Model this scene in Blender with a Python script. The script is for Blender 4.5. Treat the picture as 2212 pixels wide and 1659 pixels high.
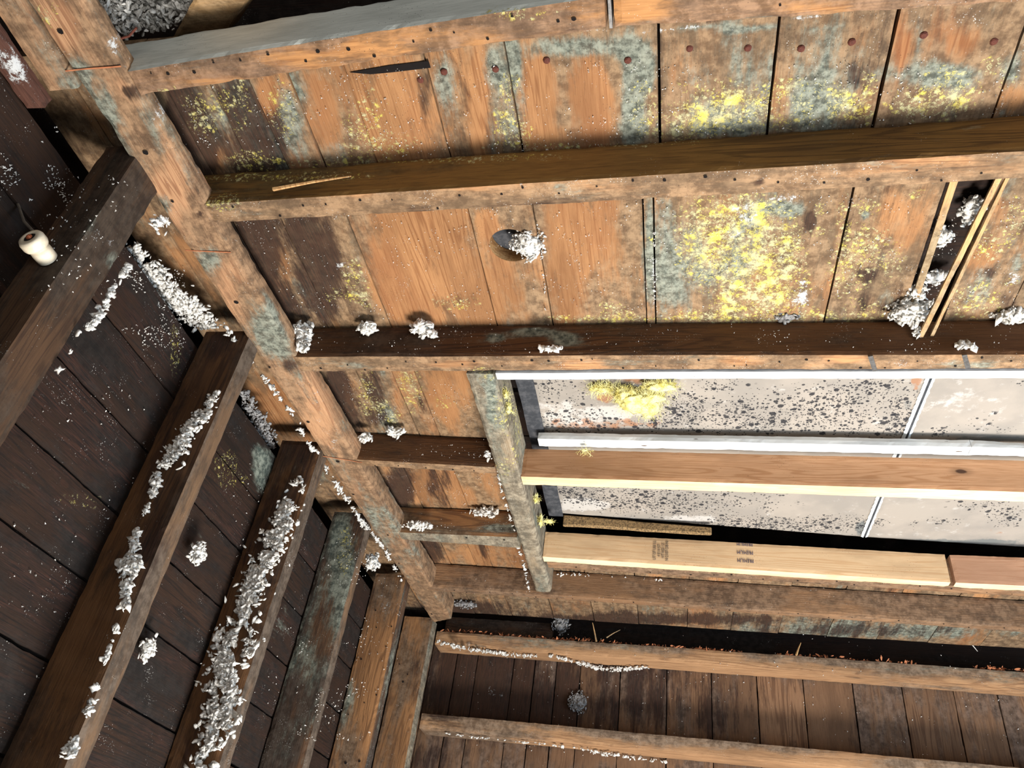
import bpy, bmesh, math, random
import numpy as np
from mathutils import Vector, Matrix, noise as mn

# ------------------------------------------------------------------ camera, world, lights, exposure
for o in list(bpy.data.objects): bpy.data.objects.remove(o)
C = bpy.context.scene.collection
ZC = 1.5                                  # camera height; all coordinates below are relative to the camera point
F = 1712.73
R = np.array([[0.97980874, 0.00440759, -0.19988849], [0.15543122, 0.61206119, 0.77538522], [0.12597625, -0.79069488, 0.59910899]])
cam_d = bpy.data.cameras.new('camera'); cam = bpy.data.objects.new('camera', cam_d); C.objects.link(cam)
cam_d.sensor_fit = 'HORIZONTAL'; cam_d.sensor_width = 36.0; cam_d.lens = F / 2212 * 36.0; cam_d.clip_start = 0.02
U_, _, Vt_ = np.linalg.svd(R); Ro = U_ @ Vt_
M = Matrix(((Ro[0][0], -Ro[0][1], -Ro[0][2], 0), (Ro[1][0], -Ro[1][1], -Ro[1][2], 0), (Ro[2][0], -Ro[2][1], -Ro[2][2], ZC), (0, 0, 0, 1)))
cam.matrix_world = M
sc = bpy.context.scene; sc.camera = cam
sc.view_settings.view_transform = 'Standard'; sc.view_settings.look = 'None'
sc.view_settings.exposure = 0.12; sc.view_settings.gamma = 1.0; sc.view_settings.use_curve_mapping = False

sc.cycles.max_bounces = 5; sc.cycles.diffuse_bounces = 3
w = bpy.data.worlds.new('daylight'); sc.world = w; w.use_nodes = True
w.node_tree.nodes['Background'].inputs[0].default_value = (0.86, 0.93, 1.0, 1)
w.node_tree.nodes['Background'].inputs[1].default_value = 0.11

def area(name, loc, target, size, power, col):
    l = bpy.data.lights.new(name, 'AREA'); l.size = size; l.energy = power; l.color = col
    o = bpy.data.objects.new(name, l); C.objects.link(o)
    o.location = (loc[0], loc[1], loc[2] + ZC)
    d = Vector(target) - Vector(loc); o.rotation_euler = d.to_track_quat('-Z', 'Y').to_euler()
    return o
area('key_from_below', (0.5, 1.42, -1.3), (0.3, 1.15, 1.1), 0.75, 132, (1.0, 0.955, 0.90))  # unseen key light added below to brighten deck and undersides
area('doorway_daylight', (3.2, 0.9, -0.4), (0.4, 1.3, 1.0), 1.2, 85, (0.62, 0.80, 1.0))
area('rear_fill', (1.3, -1.9, -0.4), (0.5, 2.2, 0.9), 1.4, 34, (1.0, 0.97, 0.93))  # unseen fill added behind the camera to lift the faces turned to it

# ------------------------------------------------------------------ helpers
def ray(u, v): return R @ np.array([u - 1106., v - 829., F])
def on(plane, u, v):
    ax, val = plane; r = ray(u, v); i = 'xyz'.index(ax); return r * val / r[i]
DECK = ('z', 1.085)
rng = np.random.default_rng(7); random.seed(7)

def s2l(c):
    c = c / 255.; return c / 12.92 if c <= .04045 else ((c + .055) / 1.055) ** 2.4
def rgb(r, g, b): return (s2l(r), s2l(g), s2l(b), 1)

class NT:
    def __init__(s, name):
        s.m = bpy.data.materials.new(name); s.m.use_nodes = True; s.t = s.m.node_tree
        s.b = s.t.nodes['Principled BSDF']; s.b.inputs['Roughness'].default_value = .85
        s.b.inputs['Specular IOR Level'].default_value = .25
    def n(s, typ, **kw):
        nd = s.t.nodes.new(typ)
        for k, v in kw.items():
            if k.startswith('_'): setattr(nd, k[1:], v)
            else:
                key = int(k[1:]) if k[0] == 'i' and k[1:].isdigit() else k
                s.set(nd.inputs[key], v)
        return nd
    def set(s, inp, v):
        if isinstance(v, bpy.types.NodeSocket): s.t.links.new(v, inp)
        else: inp.default_value = v
    def math(s, op, a, b=0., c=0., clamp=False):
        nd = s.t.nodes.new('ShaderNodeMath'); nd.operation = op; nd.use_clamp = clamp
        for i, v in enumerate((a, b, c)): s.set(nd.inputs[i], v)
        return nd.outputs[0]
    def mix(s, f, a, b, mode='MIX'):
        nd = s.t.nodes.new('ShaderNodeMix'); nd.data_type = 'RGBA'; nd.blend_type = mode
        s.set(nd.inputs[0], f); s.set(nd.inputs[6], a); s.set(nd.inputs[7], b); return nd.outputs[2]
    def noise(s, vec, scale, detail=4, rough=.55, dist=0.):
        nd = s.t.nodes.new('ShaderNodeTexNoise'); s.set(nd.inputs['Vector'], vec); nd.inputs['Scale'].default_value = scale
        nd.inputs['Detail'].default_value = detail; nd.inputs['Roughness'].default_value = rough; nd.inputs['Distortion'].default_value = dist
        return nd.outputs[0]
    def vor(s, vec, scale, out=0, feat='F1', rnd=1.):
        nd = s.t.nodes.new('ShaderNodeTexVoronoi'); nd.feature = feat; s.set(nd.inputs['Vector'], vec); nd.inputs['Scale'].default_value = scale
        nd.inputs['Randomness'].default_value = rnd
        return nd.outputs[out]
    def step(s, x, lo, hi):
        nd = s.t.nodes.new('ShaderNodeMapRange'); nd.interpolation_type = 'SMOOTHSTEP'; s.set(nd.inputs[0], x)
        s.set(nd.inputs[1], lo); s.set(nd.inputs[2], hi); return nd.outputs[0]
    def vscale(s, v, sc3, off=None):
        nd = s.t.nodes.new('ShaderNodeMapping'); s.set(nd.inputs[0], v); nd.inputs['Scale'].default_value = sc3
        if off: nd.inputs['Location'].default_value = off
        return nd.outputs[0]

def masks(t, vec_only=False):
    a1 = t.n('ShaderNodeAttribute', _attribute_name='m1').outputs['Color']
    a2 = t.n('ShaderNodeAttribute', _attribute_name='m2').outputs['Color']
    s1 = t.n('ShaderNodeSeparateColor', i0=a1); s2 = t.n('ShaderNodeSeparateColor', i0=a2)
    return s1.outputs[0], s1.outputs[1], s1.outputs[2], s2.outputs[0], s2.outputs[1], s2.outputs[2]

def wood(name, axis, light, dark, grime=.5, grimecol=(92, 84, 76), green=0., black=.0, white=.25, yellow=-.2, specks=.5, knots=.5, ring=1., pidvar=.0, seed=0., rough=.85, bump=.5, redvar=.0, ringamt=1.):
    t = NT(name)
    Y, W, G, D, O, PID = masks(t)
    pos = t.n('ShaderNodeNewGeometry').outputs['Position']
    off = t.n('ShaderNodeCombineXYZ', i0=t.math('MULTIPLY', PID, 7.31), i1=t.math('MULTIPLY', PID, 3.7), i2=t.math('ADD', t.math('MULTIPLY', PID, 11.9), seed)).outputs[0]
    p = t.n('ShaderNodeVectorMath', _operation='ADD', i0=pos, i1=off).outputs[0]
    k = .055
    sc3 = {'x': (k, 1, 1), 'y': (1, k, 1), 'z': (1, 1, k)}[axis]
    k3 = {'x': (.28, 1, 1), 'y': (1, .28, 1), 'z': (1, 1, .28)}[axis]
    g = t.vscale(p, sc3)
    gm = t.vscale(p, k3)
    fine = t.noise(g, 420, 3, .6)
    low = t.noise(g, 14, 3, .5, .4)
    band = t.math('SINE', t.math('MULTIPLY', low, 120.0 * ring))
    band = t.step(band, .1, 1.0)
    rm = t.step(t.noise(gm, 3.5, 2), .40, .62)            # rings show only here and there
    v = t.math('ADD', t.math('MULTIPLY', fine, .75), t.math('MULTIPLY', t.math('MULTIPLY', band, rm), .34 * ringamt))
    def film(scale, detail, rgh, mask, bias, lo=-.1, hi=.42, amp=3.2, vec=gm):
        n = t.math('MULTIPLY', t.math('SUBTRACT', t.noise(vec, scale, detail, rgh), .5), amp)
        return t.step(t.math('ADD', n, t.math('ADD', mask, bias)), lo, hi)
    col = t.mix(t.step(v, .22, .80), rgb(*light), rgb(*dark))
    tone = t.noise(gm, 5.5, 5, .65)
    col = t.mix(t.math('MULTIPLY', t.step(tone, .40, .66), .55), col, rgb(*[c * .74 for c in dark]))
    if pidvar:
        h = t.n('ShaderNodeTexWhiteNoise', _noise_dimensions='1D', i1=PID).outputs[0]
        col = t.mix(t.math('MULTIPLY', h, pidvar), col, rgb(*[c * .6 for c in dark]))
    if redvar:
        col = t.mix(t.math('MULTIPLY', t.step(t.noise(gm, 4.5, 5), .5, .68), redvar), col, rgb(118, 56, 28))
    if knots:
        kd = t.vor(t.vscale(p, tuple(.45 if c == k else 1 for c in sc3)), 9.)
        kd = t.math('ADD', kd, t.math('MULTIPLY', t.noise(p, 50, 3), .03))
        col = t.mix(t.math('MULTIPLY', t.step(kd, .16, .06), knots * .5), col, rgb(*[c * .62 for c in dark]))
        col = t.mix(t.math('MULTIPLY', t.step(kd, .075, .05), knots), col, rgb(58, 34, 22))
    # brown-grey weathering film; a clean mask scrapes it away
    gf0 = film(8, 6, .72, t.math('MULTIPLY', O, -.75), (grime - .5) * 1.6 + .18)
    col = t.mix(t.math('MULTIPLY', gf0, .78), col, t.mix(t.step(t.noise(p, 45, 4, .7), .35, .65), rgb(*[c * .66 for c in grimecol]), rgb(*[min(255, c * 1.22) for c in grimecol])))
    col = t.mix(t.math('MULTIPLY', film(30, 5, .75, t.math('MULTIPLY', O, -.5), (grime - .5) * 1.2 - .12), .5), col, rgb(*[c * .62 for c in grimecol]))
    # green-grey mould film
    gf = film(14, 6, .76, t.math('SUBTRACT', t.math('MULTIPLY', G, 1.0), t.math('MULTIPLY', O, .4)), green * 1.0 - .40, -.15, .5)
    col = t.mix(t.math('MULTIPLY', gf, .85), col, t.mix(t.step(t.noise(p, 70, 4, .7), .35, .65), rgb(62, 72, 66), rgb(140, 146, 132)))
    # black mould, water stain, and the plate's shadow painted on the deck
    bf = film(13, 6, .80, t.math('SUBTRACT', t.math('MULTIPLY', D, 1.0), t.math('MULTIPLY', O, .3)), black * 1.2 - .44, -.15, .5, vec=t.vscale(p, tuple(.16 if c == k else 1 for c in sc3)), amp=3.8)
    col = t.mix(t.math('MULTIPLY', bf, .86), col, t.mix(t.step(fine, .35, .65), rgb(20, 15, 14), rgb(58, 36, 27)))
    # streaks of dark along the grain
    sf = film(26, 6, .7, t.math('SUBTRACT', t.math('MULTIPLY', D, .5), t.math('MULTIPLY', O, .2)), -.58 + grime * .4, -.1, .5, vec=t.vscale(p, tuple(.12 if c == k else 1 for c in sc3)))
    col = t.mix(t.math('MULTIPLY', sf, .5), col, rgb(64, 44, 32))
    bs = t.math('MULTIPLY', t.step(t.vor(p, 190), .20, .08), t.step(t.noise(p, 9, 4, .7), .5, .62))
    col = t.mix(t.math('MULTIPLY', bs, .65), col, rgb(34, 25, 22))
    # yellow mould colonies
    blob = t.vor(p, 70, feat='SMOOTH_F1')
    yn = t.math('MULTIPLY', t.math('SUBTRACT', t.noise(p, 34, 6, .80), .5), 3.6)
    yn = t.math('ADD', yn, t.math('SUBTRACT', t.math('MULTIPLY', Y, .90), t.math('MULTIPLY', blob, 1.05)))
    yf = t.step(yn, .52 - yellow * .5, .84 - yellow * .5)
    pd = t.n('ShaderNodeVectorMath', _operation='ADD', i0=p, i1=t.n('ShaderNodeVectorMath', _operation='SCALE', i0=t.n('ShaderNodeTexNoise', i0=p, Scale=95., Detail=5., Roughness=.8).outputs[1], Scale=.022).outputs[0]).outputs[0]
    for scl, mx in ((105, 1.0), (230, 1.25)):
        vd = t.t.nodes.new('ShaderNodeTexVoronoi'); t.set(vd.inputs['Vector'], pd); vd.inputs['Scale'].default_value = scl
        cr = t.n('ShaderNodeSeparateColor', i0=vd.outputs[1]).outputs
        on_ = t.step(t.math('SUBTRACT', t.math('MULTIPLY', Y, mx * .74), t.math('ADD', cr[0], t.math('MULTIPLY', t.math('SUBTRACT', .5, t.noise(p, 16, 5, .7)), 1.2))), -.05, .05)
        on_ = t.math('MULTIPLY', on_, t.step(Y, .04, .2))
        yf = t.math('MAXIMUM', yf, t.math('MULTIPLY', on_, t.step(t.math('ADD', vd.outputs[0], t.math('MULTIPLY', t.noise(p, 260, 4, .8), .3)), .66, .36)))
    ycol = t.mix(t.step(t.noise(p, 42, 5, .7), .42, .62), rgb(184, 178, 136), rgb(204, 188, 84))
    col = t.mix(t.math('MULTIPLY', yf, .88), col, ycol)
    # white mould / dust
    wn = t.math('ADD', t.math('MULTIPLY', t.math('SUBTRACT', t.noise(p, 55, 6, .82), .5), 3.4), t.math('MULTIPLY', W, .85))
    wf = t.step(wn, .78 - white * .5, 1.10 - white * .5)
    col = t.mix(t.math('MULTIPLY', wf, .8), col, rgb(206, 208, 206))
    # pale specks of dust
    if specks:
        sd = t.vor(p, 260); sz = t.math('ADD', .06, t.math('MULTIPLY', t.noise(p, 13, 5, .7), .30))
        sp = t.math('MULTIPLY', t.step(t.math('SUBTRACT', sd, sz), .0, -.06), t.step(t.noise(p, 21, 5, .75), .62 - specks * .18, .76 - specks * .14))
        col = t.mix(t.math('MULTIPLY', sp, .8), col, rgb(206, 204, 196))
    t.set(t.b.inputs['Base Color'], col); t.b.inputs['Roughness'].default_value = rough
    hgt = t.math('ADD', t.math('MULTIPLY', fine, .6), t.math('ADD', t.math('MULTIPLY', yf, .5), t.math('MULTIPLY', wf, .4)))
    bp = t.n('ShaderNodeBump', Strength=bump, Distance=.0022, Height=hgt)
    t.set(t.b.inputs['Normal'], bp.outputs[0])
    return t.m

def plain(name, col, rough=.8, metal=0., bumps=0., var=.25, scale=60, vcol=None):
    t = NT(name); p = t.n('ShaderNodeNewGeometry').outputs['Position']
    n = t.noise(p, scale, 6, .65)
    c2 = vcol or tuple(c * .6 for c in col)
    t.set(t.b.inputs['Base Color'], t.mix(t.math('MULTIPLY', t.step(n, .4, .65), var * 2 if var < .5 else 1.), rgb(*col), rgb(*c2)))
    t.b.inputs['Roughness'].default_value = rough; t.b.inputs['Metallic'].default_value = metal
    if bumps: t.set(t.b.inputs['Normal'], t.n('ShaderNodeBump', Strength=bumps, Distance=.002, Height=n).outputs[0])
    return t.m

def gyp_mat():
    t = NT('mouldy_gypsum_paper'); Y, W, G, D, O, PID = masks(t)
    p = t.n('ShaderNodeNewGeometry').outputs['Position']
    q = t.n('ShaderNodeVectorMath', _operation='ADD', i0=p, i1=t.n('ShaderNodeVectorMath', _operation='SCALE', i0=t.n('ShaderNodeTexNoise', i0=p, Scale=40.).outputs[1], Scale=.006).outputs[0]).outputs[0]
    col = t.mix(t.step(t.noise(p, 7, 6), .4, .62), rgb(154, 145, 134), rgb(140, 133, 124))
    wn = t.math('ADD', t.noise(p, 26, 7, .7), t.math('MULTIPLY', W, .4))
    col = t.mix(t.math('MULTIPLY', t.step(wn, .58, .74), .6), col, rgb(196, 192, 186))
    on_ = t.math('ADD', t.noise(p, 30, 5), t.math('MULTIPLY', O, .45))
    col = t.mix(t.math('MULTIPLY', t.step(on_, .68, .85), .7), col, rgb(150, 98, 58))
    gn = t.math('ADD', t.noise(p, 20, 7, .7), t.math('MULTIPLY', G, .45))
    col = t.mix(t.math('MULTIPLY', t.step(gn, .68, .86), .75), col, rgb(92, 98, 98))
    dens = t.math('MULTIPLY', t.math('SUBTRACT', t.noise(p, 13, 6, .75), .5), 2.6)
    for scl, r, dm in ((66, .44, .75), (120, .44, .95), (230, .46, .9)):
        nd = t.t.nodes.new('ShaderNodeTexVoronoi'); t.set(nd.inputs['Vector'], q); nd.inputs['Scale'].default_value = scl
        cr = t.n('ShaderNodeSeparateColor', i0=nd.outputs[1]).outputs
        keep = t.step(t.math('SUBTRACT', t.math('MULTIPLY', t.math('ADD', D, t.math('MULTIPLY', dens, t.math('ADD', D, .08))), dm), cr[0]), -.02, .05)
        keep = t.math('MULTIPLY', keep, t.step(D, .02, .10))
        rad = t.math('MULTIPLY', t.math('ADD', .25, cr[1]), r)
        nn = t.math('MULTIPLY', t.noise(p, scl * 3.5, 4, .7), .25)
        f = t.math('MULTIPLY', t.step(t.math('SUBTRACT', t.math('ADD', nd.outputs[0], nn), t.math('ADD', rad, .1)), .06, -.08), keep)
        col = t.mix(t.math('MULTIPLY', f, .92), col, rgb(36, 36, 40))
    t.set(t.b.inputs['Base Color'], col)
    t.set(t.b.inputs['Normal'], t.n('ShaderNodeBump', Strength=.25, Distance=.001, Height=t.noise(p, 180, 5)).outputs[0])
    return t.m

def paint_mat(name='chipped_white_paint'):
    t = NT(name); p = t.n('ShaderNodeNewGeometry').outputs['Position']
    g = t.vscale(p, (.25, 1, 1))
    col = t.mix(t.step(t.noise(g, 40, 6), .4, .65), rgb(232, 234, 232), rgb(205, 208, 208))
    n = t.noise(g, 55, 9, .75)
    col = t.mix(t.math('MULTIPLY', t.step(n, .62, .66), .8), col, t.mix(t.noise(p, 200), rgb(120, 104, 86), rgb(60, 54, 48)))
    s = t.math('MULTIPLY', t.step(t.vor(g, 60), .16, .08), t.step(t.noise(p, 14), .52, .6))
    col = t.mix(s, col, rgb(84, 66, 52))
    t.set(t.b.inputs['Base Color'], col); t.b.inputs['Roughness'].default_value = .55
    t.set(t.b.inputs['Normal'], t.n('ShaderNodeBump', Strength=.4, Distance=.0012, Height=n).outputs[0])
    return t.m

# mesh collector ---------------------------------------------------
class MB:
    def __init__(s): s.v = []; s.f = []; s.pid = []; s.mi = []; s.n = 0
    def add(s, verts, faces, pid=0., mi=0):
        verts = np.asarray(verts, float).reshape(-1, 3)
        s.v.append(verts); s.pid.append(np.full(len(verts), pid)); o = s.n
        s.f += [tuple(i + o for i in f) for f in faces]; s.mi += [mi] * len(faces); s.n += len(verts)
    def hexa(s, c, seg=.012, wear=.0018, rough=.0006, pid=0., seed=0, hole=None, bow=None, mi=0, segs=None):
        """c: 8 corners indexed [i][j][k] along three directions, as dict or nested list"""
        c = np.array(c, float).reshape(2, 2, 2, 3)
        L = [np.linalg.norm(c[1, 0, 0] - c[0, 0, 0]), np.linalg.norm(c[0, 1, 0] - c[0, 0, 0]), np.linalg.norm(c[0, 0, 1] - c[0, 0, 0])]
        N = list(segs) if segs else [max(1, int(round(l / seg))) for l in L]
        idx = {}; V = []
        def vid(i, j, k):
            key = (i, j, k)
            if key in idx: return idx[key]
            a, b, g = i / N[0], j / N[1], k / N[2]
            P = np.zeros(3)
            for x in (0, 1):
                for y in (0, 1):
                    for z in (0, 1):
                        P += c[x, y, z] * ((a if x else 1 - a) * (b if y else 1 - b) * (g if z else 1 - g))
            ext = (i in (0, N[0])) + (j in (0, N[1])) + (k in (0, N[2]))
            if ext >= 2 and wear:
                ctr = c.mean(axis=(0, 1, 2)); q = P * 9 + seed
                nn = .55 + .9 * abs(mn.noise(Vector(q * 3.1))) + .5 * max(0, mn.noise(Vector(q * 11)))
                for dim, (ii, NN) in enumerate(((i, N[0]), (j, N[1]), (k, N[2]))):
                    if ii in (0, NN):
                        e = [c[1, 0, 0] - c[0, 0, 0], c[0, 1, 0] - c[0, 0, 0], c[0, 0, 1] - c[0, 0, 0]][dim]; e = e / (np.linalg.norm(e) + 1e-9)
                        P = P + e * (wear * nn * (1 if ii == 0 else -1)) * (.5 if L[dim] > .3 else 1)
            if rough:
                nv = mn.noise_vector(Vector(P * 17 + seed)); P = P + np.array(nv) * rough
                nv = mn.noise_vector(Vector(P * 3.1 + seed + 9)); P = P + np.array(nv) * rough * 2.2
            if bow is not None: P = P + np.array(bow) * 4 * a * (1 - a)
            idx[key] = len(V); V.append(P); return idx[key]
        Fc = []
        def face(fn, n1, n2, flip):
            for a in range(n1):
                for b in range(n2):
                    q = [fn(a, b), fn(a + 1, b), fn(a + 1, b + 1), fn(a, b + 1)]
                    Fc.append(q[::-1] if flip else q)
        face(lambda a, b: vid(a, b, 0), N[0], N[1], True); face(lambda a, b: vid(a, b, N[2]), N[0], N[1], False)
        face(lambda a, b: vid(a, 0, b), N[0], N[2], False); face(lambda a, b: vid(a, N[1], b), N[0], N[2], True)
        face(lambda a, b: vid(0, a, b), N[1], N[2], True); face(lambda a, b: vid(N[0], a, b), N[1], N[2], False)
        V = np.array(V)
        if hole is not None:       # vertical round hole (cx, cy, r): drop faces inside, snap the rim
            cx, cy, r = hole; keep = []; rimv = set()
            for f in Fc:
                m = V[list(f)].mean(0)
                if (m[0] - cx) ** 2 + (m[1] - cy) ** 2 < r * r and True: rimv.update(f)
                else: keep.append(f)
            used = set(i for f in keep for i in f)
            for i in rimv & used:
                d = V[i, :2] - (cx, cy); d /= np.linalg.norm(d); V[i, :2] = np.array((cx, cy)) + d * r
            Fc = keep
        s.add(V, Fc, pid, mi)
    def box(s, x0, x1, y0, y1, z0, z1, **kw):
        s.hexa([[[(x, y, z) for z in (z0, z1)] for y in (y0, y1)] for x in (x0, x1)], **kw)
    def build(s, name, mats, parent=None, smooth=False, origin=None):
        V = np.concatenate(s.v); lo, hi = V.min(0), V.max(0)
        base = np.array(origin) if origin is not None else np.array([(lo[0] + hi[0]) / 2, (lo[1] + hi[1]) / 2, lo[2]])
        me = bpy.data.meshes.new(name); me.from_pydata((V - base).tolist(), [], s.f)
        if not isinstance(mats, (list, tuple)): mats = [mats]
        for m in mats: me.materials.append(m)
        if len(mats) > 1: me.polygons.foreach_set('material_index', s.mi)
        if smooth: me.polygons.foreach_set('use_smooth', [True] * len(me.polygons))
        o = bpy.data.objects.new(name, me); C.objects.link(o)
        wl = base + (0, 0, ZC)
        if parent is not None: o.parent = parent; o.location = wl - np.array(parent.location)
        else: o.location = wl
        n = len(V)
        o['_n'] = n
        STORE[o.name] = dict(P=V, m1=np.zeros((n, 4)), m2=np.zeros((n, 4)), me=me)
        STORE[o.name]['m2'][:, 2] = np.concatenate(s.pid)
        return o
STORE = {}
def finish_masks():
    for nme, d in STORE.items():
        for key in ('m1', 'm2'):
            a = d['me'].attributes.new(key, 'FLOAT_COLOR', 'POINT'); dat = d[key].copy(); dat[:, 3] = 1
            a.data.foreach_set('color', dat.astype(np.float32).ravel())
        o = bpy.data.objects.get(nme)
        if o is not None and '_n' in o: del o['_n']
KIND = {'Y': ('m1', 0), 'W': ('m1', 1), 'G': ('m1', 2), 'D': ('m2', 0), 'O': ('m2', 1)}
def stain(o, plane, spots):
    """spots: (kind, u, v, ru, rv, strength) measured on the surface plane; stored as world-space patches"""
    d = STORE[o.name]; i = 'xyz'.index(plane[0]); P = d['P']
    near = np.clip(1 - np.abs(P[:, i] - plane[1]) / .03, 0, 1)
    for kd, u, v, ru, rv, st in spots:
        c = on(plane, u, v); a = on(plane, u + ru, v) - c; b = on(plane, u, v + rv) - c
        A = np.stack([a, b], 1); q = (P - c) @ np.linalg.pinv(A).T
        wgt = np.exp(-(q[:, 0] ** 2 + q[:, 1] ** 2) ** 1.4) * near * st
        k, ch = KIND[kd]; d[k][:, ch] = np.minimum(1.2, d[k][:, ch] + wgt)
def tag(o, label=None, cat=None, group=None, kind=None):
    if label: o['label'] = label
    if cat: o['category'] = cat
    if group: o['group'] = group
    if kind: o['kind'] = kind
    return o
def empty(name, loc, label, cat, group=None):
    o = bpy.data.objects.new(name, None); C.objects.link(o); o.empty_display_size = .05
    o.location = (loc[0], loc[1], loc[2] + ZC); tag(o, label, cat, group); return o
def disc_holes(mb, pts, normal, r=.0021, mi=1):
    """dark nail holes lying on a face"""
    n = np.array(normal, float); t1 = np.array([1, 0, 0.]) if abs(n[0]) < .5 else np.array([0, 1., 0]); t2 = np.cross(n, t1)
    for p in pts:
        rr = r * random.uniform(.6, 1.3); p = np.array(p) + n * .0012
        a = [p + rr * (math.cos(q) * t1 * random.uniform(.8, 1.5) + math.sin(q) * t2) for q in np.linspace(0, 2 * math.pi, 8)[:-1]]
        mb.add(a, [tuple(range(7))], mi=mi)

# ------------------------------------------------------------------ materials
M_hole = plain('dark_hole', (22, 16, 14), .95)
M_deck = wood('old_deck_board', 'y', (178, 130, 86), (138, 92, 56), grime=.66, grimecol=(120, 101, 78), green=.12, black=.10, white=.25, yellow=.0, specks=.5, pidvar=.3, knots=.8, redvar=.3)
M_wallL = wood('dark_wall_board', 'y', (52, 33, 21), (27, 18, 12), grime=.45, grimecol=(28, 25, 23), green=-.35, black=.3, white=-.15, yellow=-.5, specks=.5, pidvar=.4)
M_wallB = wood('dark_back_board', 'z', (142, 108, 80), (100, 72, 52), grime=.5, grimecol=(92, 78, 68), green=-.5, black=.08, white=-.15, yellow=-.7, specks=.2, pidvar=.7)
M_plate = wood('plate_lumber', 'y', (190, 146, 108), (146, 104, 74), grime=.62, grimecol=(124, 100, 76), green=.22, black=.04, white=.15, yellow=-.3, specks=.5, knots=.6)
M_j1 = wood('grey_mould_joist', 'x', (184, 132, 82), (140, 94, 56), grime=.68, grimecol=(116, 94, 76), green=.05, black=.06, white=.2, yellow=-.25, specks=.6)
M_j2 = wood('weathered_joist', 'x', (188, 140, 96), (136, 94, 62), grime=.72, grimecol=(124, 102, 78), green=.1, black=.06, white=.45, yellow=-.25, specks=.7)
M_j2b = wood('dark_sawn_joist', 'x', (96, 64, 38), (62, 40, 24), grime=.35, grimecol=(60, 48, 38), green=-.1, black=.1, white=.0, yellow=-.4, specks=.6, bump=.9)
M_new1 = wood('clean_fir_joist', 'x', (204, 156, 116), (178, 128, 88), grime=-.1, green=-.8, black=-.6, white=-.6, yellow=-1, specks=.0, knots=.9, rough=.7, bump=.15, ring=1.2)
M_new2 = wood('clean_spruce_joist', 'x', (212, 180, 140), (198, 160, 118), grime=-.1, green=-.8, black=-.6, white=-.5, yellow=-1, specks=.0, knots=.9, rough=.7, bump=.12, ring=.9, seed=4)
M_new3 = wood('pink_fir_joist', 'x', (204, 160, 128), (180, 132, 100), grime=-.1, green=-.8, black=-.6, white=-.6, yellow=-1, specks=.0, knots=.4, rough=.7, bump=.12, seed=9)
M_j6 = wood('rough_sawn_joist', 'x', (158, 120, 86), (114, 82, 56), grime=.5, grimecol=(108, 88, 70), green=-.4, black=-.05, white=.1, yellow=-.6, specks=.35, bump=1.)
M_head = wood('grey_header', 'y', (156, 138, 112), (122, 102, 78), grime=.7, grimecol=(126, 118, 102), green=.22, black=-.1, white=.3, yellow=.02, specks=.7)
M_stud = wood('brown_stud', 'z', (86, 62, 42), (58, 40, 28), grime=.5, grimecol=(54, 47, 40), green=-.2, black=.15, white=-.05, yellow=-.6, specks=.4)
M_stud2 = wood('mouldy_stud', 'z', (100, 72, 50), (66, 46, 34), grime=.55, grimecol=(58, 53, 48), green=.3, black=.1, white=.2, yellow=-.35, specks=.7)
M_studB = wood('weathered_brown_stud', 'z', (158, 114, 74), (112, 78, 50), grime=.45, grimecol=(94, 80, 66), green=-.1, black=.02, white=.05, yellow=-.5, specks=.4)
M_girt = wood('girt_lumber', 'x', (176, 136, 98), (134, 98, 68), grime=.58, grimecol=(110, 96, 82), green=-.1, black=.05, white=.1, yellow=-.6, specks=.45)
M_roof = wood('roof_board', 'x', (58, 40, 30), (36, 25, 20), grime=.5, grimecol=(40, 35, 32), black=.2, green=-.5, yellow=-1, white=-.3, specks=.3)
M_gyp = gyp_mat(); M_white = paint_mat()
M_felt = plain('black_felt', (52, 54, 58), .9, bumps=.5, vcol=(92, 92, 94))
M_paper = plain('torn_paper', (222, 228, 230), .8, vcol=(176, 186, 190), bumps=.4)
M_cell = plain('cellulose', (226, 223, 216), .95, vcol=(176, 172, 164), scale=140, bumps=.4, var=.5)
M_cellg = plain('grey_cellulose', (150, 148, 146), .95, vcol=(92, 90, 90), scale=120, bumps=.6, var=.5)
M_yel = plain('yellow_fibreglass', (222, 216, 158), .9, vcol=(204, 190, 100), scale=50, var=.5)
M_rust = plain('rust', (96, 52, 40), .8, vcol=(60, 34, 28), scale=300, bumps=.6)
M_steel = plain('dull_steel', (108, 106, 104), .5, .6, vcol=(70, 66, 62), scale=200)
M_porc = plain('aged_porcelain', (226, 214, 190), .35, vcol=(170, 152, 126), scale=30)
M_fib = plain('fibre_board', (150, 122, 84), .95, vcol=(86, 70, 50), scale=190, bumps=1., var=.5)
M_chip = plain('wood_chip', (176, 112, 76), .85, vcol=(120, 66, 44), scale=90)
M_lath = wood('lath_wood', 'y', (206, 164, 112), (170, 126, 80), grime=.35, grimecol=(120, 110, 90), green=-.1, black=-.1, white=.1, yellow=-.1, specks=.4)
M_ink = plain('stamp_ink', (62, 62, 88), .8)
M_ink2 = plain('faded_stamp_ink', (96, 84, 74), .8)
M_wire = plain('cloth_wire', (96, 88, 78), .8)

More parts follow.
